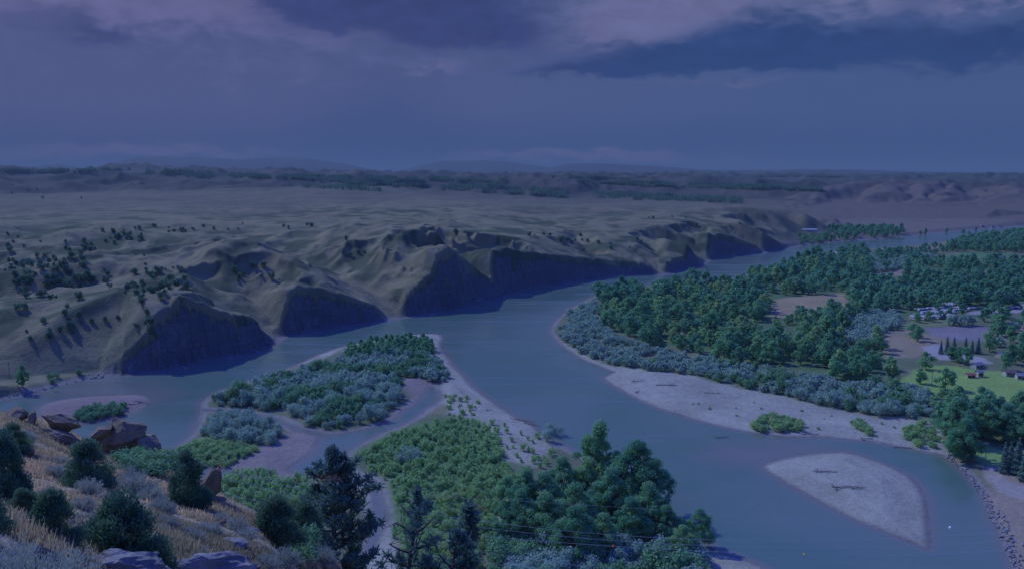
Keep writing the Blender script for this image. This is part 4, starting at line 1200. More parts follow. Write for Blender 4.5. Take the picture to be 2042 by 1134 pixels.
add('willow_shrub', *scatter([(880, 720), (915, 755), (955, 800), (950, 832), (900, 830), (880, 800), (890, 760)], 4.4, rg, [POOL1], 2, keepf=.7), "small green shrub dotted over the island's gravel edge", "shrubs on the island's gravel", .5, 1.2)
add('willow_shrub', *scatter([(1230, 745), (1420, 772), (1620, 812), (1800, 838), (1800, 880), (1600, 862), (1420, 830)], 8.5, rg, [], 2, keepf=.35), "tiny green shrub scattered over the long sandbar", "scattered shrubs on the long sandbar", .25, .6)
add('green_shrub', *scatter([(148, 826), (180, 812), (250, 806), (262, 828), (210, 842), (160, 846)], 3.0, rg, [], 2), "dark green shrub on the reddish mud bar in the side channel", "shrubs on the mud bar", .8, 1.25)
add('green_shrub', *scatter([(545, 800), (560, 775), (610, 770), (630, 795), (600, 812)], 4.5, rg, [], 2), "dark green shrub in the middle of the silver island thicket", "green shrubs of the island thicket", 1.1, 1.5)
add('green_shrub', *scatter([(1880, 905), (1905, 905), (1950, 965), (1975, 1030), (1990, 1060), (1975, 1050), (1950, 985), (1915, 945)], 6, rg, [PATH], 2), "dark green shrub on top of the rock-lined bank", "shrubs on the rock-lined bank", .9, 1.9)
add('green_shrub', *scatter([(1590, 480), (1650, 470), (1650, 485), (1600, 495)], 9, rg, [], 2), "green shrub where the bluffs end at the river", "shrubs where the bluffs end", 1.2, 2.2)
add('green_shrub', *scatter([(95, 735), (175, 730), (150, 742), (100, 748)], 5.0, rg, [], 2, 6, .7), "dark shrub at the foot of the slope behind the terrace", "shrubs at the foot of the slope", .8, 1.3)
add('spruce', *[np.array(v) for v in zip(*[at(a, b)[:3] for a, b in [(1876, 705), (1888, 702), (1902, 700), (1925, 702), (1938, 704), (1950, 704)]])], "dark pointed spruce in the row by the grey lot", "spruces by the grey lot", .75, 1.0)
add('spruce', *[np.array(v) for v in zip(*[at(a, b)[:3] for a, b in [(2002, 942), (2014, 936), (2030, 930), (2040, 958), (2026, 945)]])], "blue grey spruce at the end of the second lawn", "spruces at the second lawn", .9, 1.2)
HC = [(60, 525, 110, 22, 52, "crowding the dark slope"), (130, 560, 100, 20, 34, "crowding the dark slope"), (60, 605, 120, 22, 16, "dotted on the open slope"), (230, 475, 75, 22, 22, "in the high side draws"), (310, 578, 60, 26, 34, "crowding the hollow above the first cliff"),
      (330, 545, 40, 14, 9, "in the high side draws"), (220, 650, 90, 30, 12, "dotted on the open slope"), (100, 490, 100, 18, 16, "in the high side draws"), (280, 462, 70, 8, 7, "in the high side draws"), (420, 458, 90, 10, 8, "on the open plateau"),
      (560, 452, 90, 8, 7, "on the open plateau"), (80, 660, 80, 30, 9, "dotted on the open slope"), (520, 548, 60, 25, 8, "dotted on the open slope"), (1140, 480, 40, 12, 9, "in the gullies above the long cliff"), (1080, 470, 30, 8, 6, "in the gullies above the long cliff"),
      (1220, 488, 60, 18, 9, "in the gullies above the long cliff"), (880, 464, 40, 5, 5, "on the open plateau"), (1430, 448, 90, 8, 6, "on the open plateau"), (120, 385, 100, 15, 8, "far off on the plateau"), (690, 500, 40, 20, 5, "dotted on the open slope"), (1330, 440, 100, 14, 6, "on the open plateau")]
hp = []
for cx, cy, sx, sy, n, w_ in HC:
    for _ in range(n):
        hp.append((cx + rg.uniform(-1, 1) * sx, cy + rg.normal() * .5 * sy, w_))
hx, hy, hz, hd = cast([p[0] for p in hp], [p[1] for p in hp], 200)
for (a, b, w_), x, y, z, D in zip(hp, hx, hy, hz, hd):
    if D == D and z > 6: add('hill_juniper', [x], [y], [z], "dark juniper bush " + w_, "junipers " + w_, .5, 1.45)

NAMES = {'cottonwood': ('cottonwood_tree', 'tree'), 'silverbush': ('silver_bush', 'bush'), 'willow': ('willow_sapling', 'sapling'), 'willow_shrub': ('riverside_shrub', 'shrub'), 'hill_juniper': ('juniper_bush', 'juniper'),
         'spruce': ('spruce_tree', 'spruce'), 'green_shrub': ('green_shrub', 'shrub'), 'green_bush': ('green_bush', 'bush'), 'young_cottonwood': ('young_cottonwood', 'tree')}
FARV = {'cottonwood': 'far_cottonwood', 'silverbush': 'far_silverbush', 'willow': 'far_willow'}
STUFF = {'cottonwood': ('cottonwood_forest', 'mass of dark green cottonwoods filling the far flood plain', 'forest'), 'silverbush': ('silver_thicket', 'mass of pale silver bushes thickening the flood plain', 'thicket'),
         'willow': ('willow_thicket', 'mass of light green willows beyond the first saplings', 'thicket')}
LIMIT = {'cottonwood': 290, 'silverbush': 300, 'willow': 300, 'hill_juniper': 290}
for kind, L in ITEMS.items():
    L.sort(key=lambda t: t[0])
    nm, cat = NAMES[kind]
    lim = LIMIT.get(kind, 300)
    for i, (D, x, y, z, s, label, group) in enumerate(L[:lim]):
        me = SPEC[kind][RNG.randint(len(SPEC[kind]))][0]
        o = obj(nm, me, None, (x, y, z - .1)); o.rotation_euler = (0, 0, RNG.rand() * 6.283); o.scale = (s * RNG.uniform(.9, 1.12), s * RNG.uniform(.9, 1.12), s)
        tag(o, label, cat, group)
    rest = L[lim:]
    if rest and kind in STUFF:
        pr = [m.arrays() for _, m in SPEC[FARV[kind]]]
        VV, FF, MI, TI = [], [], [], []; off = 0
        for D, x, y, z, s, label, group in rest:
            V, fs, mi, ti = pr[RNG.randint(len(pr))]
            a = RNG.rand() * 6.283; ca, sa = math.cos(a), math.sin(a)
            v = np.stack([(V[:, 0] * ca - V[:, 1] * sa) * s + x, (V[:, 0] * sa + V[:, 1] * ca) * s + y, V[:, 2] * s + z - .1], 1)
            VV.append(v); FF.append(fs[0] + off); off += len(v); MI.append(mi[:len(fs[0])]); TI.append(np.clip(ti[:len(fs[0])] * .65 + RNG.rand() * .4 - .05, 0, 1))
        nm2, lb, ct = STUFF[kind]
        mat = {'cottonwood': 'cotton', 'silverbush': 'silver', 'willow': 'willow'}[kind]
        me = mesh(nm2, np.concatenate(VV), np.concatenate(FF), [M[mat], M['bark']], np.concatenate(MI), False, {"tint": ('FACE', 'FLOAT', np.concatenate(TI))})
        tag(obj(nm2, me), lb, ct, None, 'stuff')
    print(kind, len(L))

# ---- the tall near cottonwoods: trunk and crown as parts
BIG = []
for i in range(5):
    rng = np.random.RandomState(900 + i)
    c, t = broadleaf(rng, 24, 10.5 * rng.uniform(.9, 1.15), 17000, .62, 85, .0, .55, .2, (.09, .26))
    BIG.append((c.build("crown", M['cotton']), t.build("trunk", M['bark'], True)))


def big_tree(i, px, py, top, label, wide=1.0, group="tall cottonwoods on the near bank"):
    x, y, z, D = at(px, py, d0=150)
    h = (py - top) / (py - HOR) * (H - z)
    e = bpy.data.objects.new("cottonwood_tree", None); COL.objects.link(e); e.location = (x, y, z); e.empty_display_size = 1
    e.scale = (h / 24 * wide, h / 24 * wide, h / 24); e.rotation_euler = (0, 0, i * 1.7)
    tag(e, label, "tree", group)
    obj("crown", BIG[i % 5][0], e); obj("trunk", BIG[i % 5][1], e)


for i, (px, py, top, lab, wd) in enumerate([
        (1190, 985, 830, "tallest cottonwood, its round top standing out against the river", .85), (1268, 1015, 868, "cottonwood with open crown overhanging the river beside the tallest one", .95),
        (1120, 1010, 905, "cottonwood on the willow side of the tallest one", 1.0), (1300, 1030, 905, "cottonwood at the water's edge, its outer limbs drooping to the river", .9),
        (1215, 1040, 925, "broad cottonwood in front of the tallest one", 1.1), (1050, 1040, 930, "cottonwood at the grove's edge beside the gravel patch", 1.0), (1010, 1020, 945, "smaller cottonwood where the grove meets the willows", 1.0),
        (1150, 1065, 955, "broad dark cottonwood in the middle of the grove", 1.1), (1090, 1085, 975, "dark cottonwood above the silver bushes in the grove's shade", 1.1), (1260, 1085, 985, "cottonwood of the front row above the power lines", 1.1),
        (1330, 1085, 1000, "cottonwood of the front row nearer the river", 1.0), (1395, 1090, 1008, "outermost cottonwood at the grove's river end", .95), (1200, 1110, 1015, "low cottonwood half behind the silver bushes", 1.1),
        (1360, 1115, 1040, "low cottonwood at the foot of the outermost one", 1.1), (1010, 1075, 985, "small cottonwood beside the spindly pine", .9), (1170, 1010, 905, "leafy cottonwood tucked under the tallest one", 1.0), (1235, 1005, 900, "leafy cottonwood between the tallest and the open-crowned one", 1.0), (1085, 1040, 935, "rounded cottonwood between the grove's edge and its middle", 1.1), (1145, 1115, 1000, "shaded cottonwood rising right out of the silver bushes", 1.1), (1290, 1065, 955, "cottonwood behind the front row, above the river bend", 1.1), (1040, 1075, 970, "cottonwood above the gravel patch and pale log", 1.0)]):
    big_tree(i, px, py, top, lab, wd)
for i, (px, py, top, lab) in enumerate([(1905, 880, 785, "tall cottonwood at the corner where the sandbar ends"), (1960, 875, 792, "tall cottonwood between the two lawns"), (2005, 880, 800, "pale-limbed cottonwood between the two lawns"), (1920, 920, 830, "cottonwood leaning over the rock-lined bank"),
                                        (2040, 885, 800, "cottonwood at the edge of the lawn by the picture's border")]):
    big_tree(i + 1, px, py, top, lab, 1.1, "tall cottonwoods by the lawn")
for px, py, top, lab in [(45, 771, 724, "lone upright cottonwood on the tan river terrace")]:
    big_tree(2, px, py, top, lab, .8, None)
#PART3
# ------------------------------------------------------------------ the near hillside: boulders, junipers, pines, sagebrush, dry grass
def rock_mesh(name, rng, size, cuts=9, mat='sandstone', parts=None, sub=4, lump=0.08, dr=(.36, .66)):
    """angular weathered block: a sphere trimmed by random planes, roughened; parts = list of (offset, size, tilt)"""
    mb = MB()
    for off, sz, tilt in (parts or [((0, 0, 0), size, (0, 0, 0))]):
        bm = bmesh.new(); bmesh.ops.create_icosphere(bm, subdivisions=sub, radius=1.0)
        v = np.array([p.co[:] for p in bm.verts]); t = np.array([[q.index for q in f.verts] for f in bm.faces]); bm.free()
        for _ in range(cuts):
            n = rdir(rng, 1)[0]; d = rng.uniform(*dr)
            s_ = v @ n - d
            v = v - np.maximum(s_, 0)[:, None] * n * .985
        v = v * (1 + lump * gnoise(v[:, 0] * 3 + sz[0] * 7, v[:, 1] * 3 + v[:, 2] * 2)[:, None] + .45 * lump * gnoise(v[:, 0] * 8 + 3, v[:, 1] * 8 + v[:, 2] * 9)[:, None] + .3 * lump * np.sign(np.sin(v[:, 2:3] * 11 + v[:, 0:1] * 2)) * (np.abs(v[:, 2:3]) < .6))
        v = v * np.array(sz) / 2 * 1.35
        for ax, an in enumerate(tilt):
            c, s_ = math.cos(an), math.sin(an); i, j = [(1, 2), (2, 0), (0, 1)][ax]
            a, b = v[:, i].copy(), v[:, j].copy(); v[:, i] = a * c - b * s_; v[:, j] = a * s_ + b * c
        mb.tris(v + np.array(off), t)
    me = mb.build(name, [M[mat]], True)
    try: me.set_sharp_from_angle(angle=R(20))
    except Exception: pass
    return me


def rock(px, py, size, label, seed, mat='sandstone', parts=None, rz=0.0, sink=0.25, group=None, cuts=22, D=None, top=None):
    if D: x, y, z = PD(px, py, D); z = float(gridz(x, y)[0])
    else: x, y, z, D = at(px, py)
    if top:
        z = PD(px, top, D)[2] - size[2] * (1.0 - sink)
    o = obj("boulder", rock_mesh("boulder", np.random.RandomState(seed), size, cuts, mat, parts, 5, .08 if D is None or D > 20 else .11, (.36, .66) if not top else (.58, .85)), None, (x, y, z + size[2] * (.5 - sink)))
    o.rotation_euler = (0, 0, rz)
    return tag(o, label, "boulder", group)


rock(245, 908, (6.4, 4.0, 3.6), "huge tilted sandstone boulder with a sunlit ledge, overhanging the water", 3, 'sandstone',
     [((-.2, 0, .3), (4.6, 3.6, 3.2), (0, -.28, .1)), ((-2.1, -.2, -.5), (2.4, 2.6, 1.7), (0, -.35, .3)), ((1.7, .2, -.3), (2.6, 2.6, 2.0), (.1, .1, .5)), ((2.7, .1, -1.0), (1.5, 1.7, .8), (0, .1, .2)), ((-.9, -.9, .9), (2.5, 1.5, 1.0), (0, -.42, .1))], 0, .16)
rock(118, 872, (4.2, 2.4, 1.8), "long dark sandstone slab leaning on the slope's crest", 11, 'sandstone', [((0, .5, .5), (4.4, 2.2, 1.5), (0, .38, 0)), ((.3, -.6, -.2), (3.4, 1.8, 1.3), (0, .35, .1)), ((1.3, -1.0, -.9), (1.5, 1.3, 1.1), (0, .2, .6))], 0, .2)
rock(36, 836, (2.4, 2.0, 1.5), "rounded sandstone knob at the top of the slope", 17, 'sandstone', [((0, 0, 0), (2.2, 2.0, 1.5), (0, .1, 0)), ((1.2, -.3, -.3), (1.0, .9, 1.3), (0, 0, .4))], 0, .25)
rock(420, 1000, (1.5, 1.6, 2.3), "upright sandstone block with an orange sunlit edge beside the dark juniper", 23, 'sandstone', [((0, 0, .1), (1.4, 1.5, 2.0), (.1, .3, 0)), ((.35, -.3, -.5), (1.1, 1.0, 1.2), (0, .1, .4))], .2, .25)
rock(345, 1000, (1.5, 1.1, .9), "small broken sandstone block below the orange grass patch", 29, 'sandstone', None, .4, .3)
rock(462, 1086, (1.7, 1.0, .45), "flat pale stone lying in the grass low on the slope", 31, 'pale_rock', None, -.3, .35)
rock(378, 1146, (1.75, 1.3, 1.0), "pale lichen-covered boulder lit white at the slope's foot", 37, 'pale_rock', None, -.1, .12, None, 8, 14.5, 1114)
rock(222, 1142, (1.2, 1.0, .7), "pale rounded boulder behind the big sagebrush", 41, 'pale_rock', None, -.25, .15, None, 8, 13.0, 1110)
rock(45, 905, (1.9, 1.1, .6), "thin sandstone ledge in the dry grass under the knob", 43, 'sandstone', None, -.2, .4)
rock(85, 916, (2.1, .9, .45), "low sandstone ledge in the dry grass below the slab", 47, 'sandstone', None, -.3, .4)
rock(330, 905, (1.3, 1.1, .9), "jutting block at the outer end of the huge boulder", 53, 'sandstone', None, .2, .2)
rock(150, 900, (1.0, .9, .8), "pale block between the slab and the huge boulder", 59, 'pale_rock', None, .2, .25)
rock(505, 1062, (1.0, .8, .5), "small grey stone on the slope's shoulder", 61, 'pale_rock', None, .5, .3)

for n_ in range(1):
    pass
smallrocks = [rock_mesh("stone", np.random.RandomState(300 + i), (1.0, .8, .55), 9, 'sandstone', None, 3) for i in range(4)]
sr = np.random.RandomState(71)
sx, sy, sz_, sD = cast(sr.uniform(10, 600, 90), sr.uniform(850, 1130, 90), 6, 110)
cnt = 0
for x, y, z, D in zip(sx, sy, sz_, sD):
    if D != D or D > 90 or z < 55: continue
    o = obj("stone", smallrocks[cnt % 4], None, (x, y, z + .02)); s_ = sr.uniform(.12, .5) * (1 + D / 80); o.scale = (s_, s_, s_); o.rotation_euler = (sr.normal() * .2, sr.normal() * .2, sr.rand() * 6.28)
    tag(o, "small loose sandstone fragment in the dry grass of the near slope", "stone", "loose stones on the near slope"); cnt += 1


def near_juniper(rng, h, w, nl, ls, nlob=30):
    lob = []
    for i in range(nlob):
        t = rng.rand() ** .8; a = rng.rand() * 6.283; pr = w * (1 - t ** 2.2) ** .6 * .72
        s = w * rng.uniform(.12, .34)
        lob.append((pr * math.cos(a) * rng.uniform(.5, 1), pr * math.sin(a) * rng.uniform(.5, 1), h * (.10 + .78 * t), s, s, s * rng.uniform(.9, 1.3)))
    for i in range(9):
        a = i * .7 + rng.rand(); pr = w * rng.uniform(.45, .72); lob.append((pr * math.cos(a), pr * math.sin(a), h * rng.uniform(.08, .2), w * rng.uniform(.26, .4), w * rng.uniform(.26, .4), h * .16))
    c = MB(); p, d, k, r = lobes_points(lob, nl, rng, .38)
    p[:, 2] = np.maximum(p[:, 2], .02)
    lt = rng.rand(len(lob))
    up = d * .8 + np.array([0, 0, .7])
    c.leaves(p, d + .8 * rdir(rng, nl), ls, rng, .42, 0, np.clip(lt[k] * .6 + rng.rand(nl) * .45 - .05, 0, 1), up)
    t = MB()
    for i in range(7):
        e = np.array(lob[i][:3]); t.tube([[rng.normal() * .1, rng.normal() * .1, -.3], e * .45 + rng.normal(size=3) * w * .08, e * .9], [h * .03, h * .02, h * .006], 0, 6)
    return c, t


JUN = []
for i in range(4):
    c, t = near_juniper(np.random.RandomState(500 + i), 2.6, 1.5, 20000, .12)
    JUN.append((c.build("foliage", M['juniper']), t.build("trunk", M['bark'], True)))


def put_plant(name, parts, px, py, h0, label, cat, hgt_px, wide=1.0, rz=0.0, D=None, group=None, pn=("foliage", "trunk")):
    if D:
        x, y, _ = PD(px, py, D); z = float(gridz(x, y)[0])
    else:
        x, y, z, D = at(px, py)
    h = hgt_px * D / F * 1.03
    e = bpy.data.objects.new(name, None); COL.objects.link(e); e.location = (x, y, z - .05); e.rotation_euler = (0, 0, rz)
    e.scale = (h / h0 * wide,) * 2 + (h / h0,)
    tag(e, label, cat, group)
    for p, n in zip(parts, pn): obj(n, p, e)
    return e


for i, (px, py, hp_, wd, lab) in enumerate([
        (250, 1152, 158, 1.05, "dense round juniper in the middle of the near slope, above the white boulder"),
        (112, 1088, 112, .85, "dark juniper behind the big sagebrush"),
        (180, 978, 92, 1.0, "dark juniper below the huge boulder, throwing a shadow down the slope"),
        (376, 1012, 108, .75, "tall dark juniper beside the upright orange-edged block"),
        (10, 1000, 120, .75, "dark juniper cut by the picture's edge"),
        (50, 1030, 55, 1.1, "low dark juniper between the edge juniper and the big sagebrush"),
        (-50, 1060, 110, 1.0, "shadowy juniper beyond the picture's edge"),
        (25, 900, 50, 1.2, "juniper bush under the sandstone knob"),
        (300, 1130, 60, 1.1, "low juniper skirt at the foot of the dense round juniper")]):
    put_plant("juniper", JUN[i % 4], px, py, 2.6, lab, "juniper", hp_, wd, i * 1.3)
put_plant("juniper", JUN[1], 552, 1084, 2.6, "round dark juniper on the slope's shoulder next to the pine", "juniper", 100, 1.05, 2.0)
put_plant("juniper", JUN[2], 610, 1150, 2.6, "low juniper under the pine's outer limbs", "juniper", 70, 1.2, 1.0, 58)

SHR = []
for i in range(3):
    c, t = bushy(np.random.RandomState(620 + i), 1.6, 1.5, 3000, .17, 12, .55)
    SHR.append((c.build("foliage", M['shrub']), t.build("stem", M['bark'], True)))
for i, (px, py, hp_, wd, lab) in enumerate([(300, 945, 50, 1.3, "leafy green shrub between the huge boulder and the tall juniper"), (265, 925, 34, 1.3, "low green shrub at the foot of the huge boulder"),
                                            (335, 935, 42, 1.2, "green shrub touching the tall dark juniper"), (592, 1120, 60, 1.1, "grey green shrub beside the round juniper")]):
    put_plant("green_shrub", SHR[i % 3], px, py, 1.6, lab, "shrub", hp_, wd, i * 1.1, None, None, ("foliage", "stem"))


def sagebrush(rng, h, w, nst, nl, ls):
    """stiff twigs fanning from the base, grey leaves and thin flower stalks along them"""
    c = MB(); t = MB()
    a = rng.rand(nst) * 6.283; el = np.arccos(rng.rand(nst) ** .75 * .98)
    d = np.stack([np.cos(a) * np.sin(el), np.sin(a) * np.sin(el), np.cos(el)], 1)
    L = (0.65 + .4 * rng.rand(nst))
    end = d * L[:, None] * np.array([w, w, h])
    for i in range(0, nst, max(1, nst // 60)):
        t.tube([[0, 0, -.1], end[i] * .5 + np.array([0, 0, -.04 * h]), end[i] * .9], [.02 * h, .012 * h, .004 * h], 0, 4)
    k = rng.randint(0, nst, nl); f = rng.rand(nl) ** .45
    p = end[k] * f[:, None] + rng.normal(size=(nl, 3)) * .035 * h
    p[:, 2] = np.maximum(p[:, 2] - .05 * h * np.sin(f * 3.14), .01)
    ax = d[k] * .6 + np.array([0, 0, .8])
    c.leaves(p, rdir(rng, nl), ls, rng, .26, 0, np.clip(.25 + .6 * f * rng.rand(nl) + .2 * rng.rand(nl), 0, 1), ax)
    return c, t


SAG = []
for i in range(4):
    c, t = sagebrush(np.random.RandomState(700 + i), .75, .62, 200, 6000, .065)
    SAG.append((c.build("foliage", M['sage']), t.build("stem", M['wood_grey'], True)))
c, t = sagebrush(np.random.RandomState(777), 1.25, 1.25, 520, 46000, .055)
BIGSAGE = (c.build("foliage", M['sage']), t.build("stem", M['wood_grey'], True))
put_plant("sagebrush", BIGSAGE, 60, 1180, 1.25, "big pale grey sagebrush filling the lower corner of the slope", "sagebrush", 150, 1.0, 0, 8.5, None, ("foliage", "stem"))
put_plant("sagebrush", BIGSAGE, 175, 1185, 1.25, "lower grey sagebrush beside the big one, in front of the rounded boulder", "sagebrush", 100, 1.1, 2.1, 9.0, None, ("foliage", "stem"))
put_plant("sagebrush", BIGSAGE, -60, 1170, 1.25, "grey sagebrush running out of the picture past the big one", "sagebrush", 150, 1.0, 4.0, 9.0, None, ("foliage", "stem"))
for i, (px, py, hp_, wd, lab) in enumerate([(270, 985, 55, 1.5, "largest grey sagebrush below the dark juniper's shadow"), (255, 960, 34, 1.3, "grey sagebrush just above the largest mid-slope one"), (300, 1000, 42, 1.3, "grey sagebrush touching the largest mid-slope one"),
                                            (318, 1022, 42, 1.3, "dusky sagebrush above the broken block"), (50, 880, 30, 1.3, "grey sagebrush under the sandstone knob"), (105, 950, 32, 1.3, "small sagebrush in the orange grass"), (165, 1015, 38, 1.2, "sagebrush beside the dark juniper behind the big sagebrush"),
                                            (172, 1050, 44, 1.2, "sagebrush on the slope between two junipers"), (165, 1085, 44, 1.1, "grey sagebrush touching the dense round juniper"), (380, 1075, 38, 1.3, "dusky sagebrush in the grass beside the dense round juniper"), (400, 1060, 30, 1.2, "small sagebrush under the tall dark juniper"),
                                            (490, 1075, 34, 1.4, "sagebrush on the slope's shoulder"), (530, 1134, 44, 1.4, "sagebrush at the bottom of the slope by the flat stone"), (395, 1105, 30, 1.3, "tiny sagebrush above the white boulder"), (565, 1125, 50, 1.3, "tall pale shrub-like sagebrush in front of the round juniper"),
                                            (600, 1100, 44, 1.3, "pale sagebrush under the pine"), (640, 1120, 44, 1.4, "pale sagebrush at the pine's foot"), (330, 1050, 36, 1.3, "dark purple sagebrush in the middle of the grass"), (210, 1000, 28, 1.3, "sagebrush in the shade of the dark juniper"), (440, 1040, 28, 1.2, "sagebrush at the foot of the upright block")]):
    put_plant("sagebrush", SAG[i % 4], px, py, .75, lab, "sagebrush", hp_ * .78, wd, i * .9, None, None, ("foliage", "stem"))
sr = np.random.RandomState(81)
sx, sy, sz_, sD = cast(sr.uniform(60, 640, 36), sr.uniform(850, 1134, 36), 14, 110)
cnt = 0
for x, y, z, D in zip(sx, sy, sz_, sD):
    if D != D or D > 80 or z < 58: continue
    e = bpy.data.objects.new("sagebrush", None); COL.objects.link(e); e.location = (x, y, z - .05); s_ = sr.uniform(.4, .95); e.scale = (s_ * 1.2, s_ * 1.2, s_); e.rotation_euler = (0, 0, sr.rand() * 6)
    tag(e, "small dusky sagebrush tuft scattered through the slope's dry grass", "sagebrush", "scattered sagebrush tufts"); cnt += 1
    obj("foliage", SAG[cnt % 4][0], e); obj("stem", SAG[cnt % 4][1], e)

# yucca: stiff spikes beside the big sagebrush
mb = MB(); rng = np.random.RandomState(5)
for i in range(60):
    a = rng.rand() * 6.283; el = rng.uniform(.5, 1.5); L = rng.uniform(.26, .44)
    d = np.array([math.cos(a) * math.cos(el), math.sin(a) * math.cos(el), math.sin(el)]); s_ = np.cross(d, [0, 0, 1]); s_ /= np.linalg.norm(s_)
    v = np.array([-s_ * .012, s_ * .012, d * L * .6 + s_ * .012, d * L * .6 - s_ * .012]); mb.quads(v, [[0, 1, 2, 3]], 0, rng.rand())
    v = np.array([d * L * .6 - s_ * .012, d * L * .6 + s_ * .012, d * L + s_ * .001, d * L - s_ * .001]); mb.quads(v, [[0, 1, 2, 3]], 0, rng.rand())
x, y, z = PD(28, 1060, 13); z -= .15
tag(obj("yucca_plant", mb.build("yucca_plant", [M['sage']]), None, (x, y, z)), "spiky yucca standing behind the big pale sagebrush", "yucca")

# dry grass: blades in tufts over the whole near slope
gr = np.random.RandomState(91)
pxs = gr.uniform(-60, 720, 21000); pys = gr.uniform(815, 1160, 21000)
tx, ty, tz, tD = cast(pxs, pys, 5, 110, 260)
k = (tD == tD) & (tD < 92) & (tz > 50)
dens = fbm(np.nan_to_num(tx), np.nan_to_num(ty), 6, 3, seed=77)
k &= (dens > -.2)
tx, ty, tz, tD, dn = tx[k], ty[k], tz[k], tD[k], dens[k]
nb = 11; n = len(tx)
bx = np.repeat(tx, nb) + gr.normal(size=n * nb) * .14 * (1 + np.repeat(tD, nb) / 60); by = np.repeat(ty, nb) + gr.normal(size=n * nb) * .14 * (1 + np.repeat(tD, nb) / 60)
bz = gridz(bx, by); hgt = np.repeat(gr.uniform(.08, .26, n) * (1 + .5 * dn), nb) * gr.uniform(.6, 1.2, n * nb); a = gr.rand(n * nb) * 6.283; ln = gr.uniform(.1, .55, n * nb)
tip = np.stack([bx + np.cos(a) * ln * hgt, by + np.sin(a) * ln * hgt, bz + hgt], 1); w_ = (.010 + .00045 * np.repeat(tD, nb)); b2 = gr.rand(n * nb) * 3.1416
side = np.stack([np.cos(b2) * w_, np.sin(b2) * w_, 0 * w_], 1); base = np.stack([bx, by, bz - .03], 1)
V = np.stack([base - side, base + side, tip + side * .25, tip - side * .25], 1).reshape(-1, 3)
tint = np.clip(np.repeat(.45 + fbm(tx, ty, 11, 2, seed=78) * 1.3 + dn * .4 + gr.normal(size=n) * .12, nb) + gr.normal(size=n * nb) * .12, 0, 1)
me = mesh("dry_grass", V, np.arange(len(V)).reshape(-1, 4), [M['drygrass']], None, False, {"tint": ('FACE', 'FLOAT', tint)})
tag(obj("dry_grass", me), "dry straw coloured bunch grass covering the near slope", "grass", None, "stuff")


# ---- pines
def pine(rng, h, w, nbr, lean=0.0, z0=.12, gap=0.0, tuft=34, full=True, wig=.02, dead=0):
    t = MB(); c = MB(); dn_ = MB()
    zz = np.linspace(-.5, h, 12)
    px_ = lean * (np.clip(zz, 0, h) / h) ** 1.5 * h + np.cumsum(rng.normal(size=12)) * wig * h * .25; py_ = np.cumsum(rng.normal(size=12)) * wig * h * .2
    px_ -= px_[0]; py_ -= py_[0]
    tr = np.stack([px_, py_, zz], 1)
    t.tube(tr, h * .022 * (1 - .9 * np.linspace(0, 1, 12)) + .015, 0, 8)
    P_, A_, T_ = [], [], []
    for i in range(nbr):
        u = (i + rng.rand()) / nbr; z = h * (z0 + (1 - z0) * u)
        b = np.array([np.interp(z, zz, px_), np.interp(z, zz, py_), z])
        a = i * 2.4 + rng.normal() * .5
        L = w * (math.sin(math.pi * min(1, .22 + .80 * u)) ** .7) * rng.uniform(.6, 1.12)
        rise = rng.uniform(-.05, .35) + .5 * u
        d = np.array([math.cos(a), math.sin(a), rise]); d /= np.linalg.norm(d)
        e = b + d * L; mid = b + d * L * .5 + np.array([0, 0, -.06 * L])
        t.tube([b, mid, e], [h * .007, h * .0045, h * .002], 0, 5)
        isdead = rng.rand() < dead
        if isdead:
            for q in range(4):
                m_ = b + (e - b) * rng.uniform(.4, 1); t.tube([m_, m_ + rng.normal(size=3) * L * .18], [h * .002, h * .0008], 0, 4)
            continue
        nt_ = max(3, int(L / w * 9))
        for q in range(nt_):
            f = rng.uniform(.35, 1.05) if q else 1.0
            m_ = b + (e - b) * f + rng.normal(size=3) * L * .13 * np.array([1, 1, .6])
            t.tube([b + (e - b) * max(.2, f - .25), m_], [h * .0022, h * .001], 0, 4)
            k_ = tuft
            rd = rdir(rng, k_) + np.array([0, 0, .45])
            rd /= np.linalg.norm(rd, axis=1)[:, None]
            P_.append(m_ + rd * (.028 * h) * rng.rand(k_)[:, None]); A_.append(rd); T_.append(np.full(k_, rng.rand()))
    Pn = np.concatenate(P_); A = np.concatenate(A_); T = np.concatenate(T_)
    c.leaves(Pn, rdir(rng, len(Pn)), .034 * h, rng, .22, 0, np.clip(T * .7 + rng.rand(len(T)) * .3, 0, 1), A)
    return c, t


def put_pine(px, top, D, args, label):
    x, y, _ = PD(px, 1000, D); z = float(gridz(x, y)[0]) - .2
    _, _, zt = PD(px, top, D); h = zt - z
    rng = np.random.RandomState(args.pop('seed'))
    w = args.pop('w') * D / F
    c, t = pine(rng, h, w, **args)
    e = bpy.data.objects.new("pine_tree", None); COL.objects.link(e); e.location = (x, y, z); tag(e, label, "pine")
    obj("crown", c.build("crown", [M['pine']]), e); obj("trunk", t.build("trunk", [M['bark']], True), e)
    return e, h


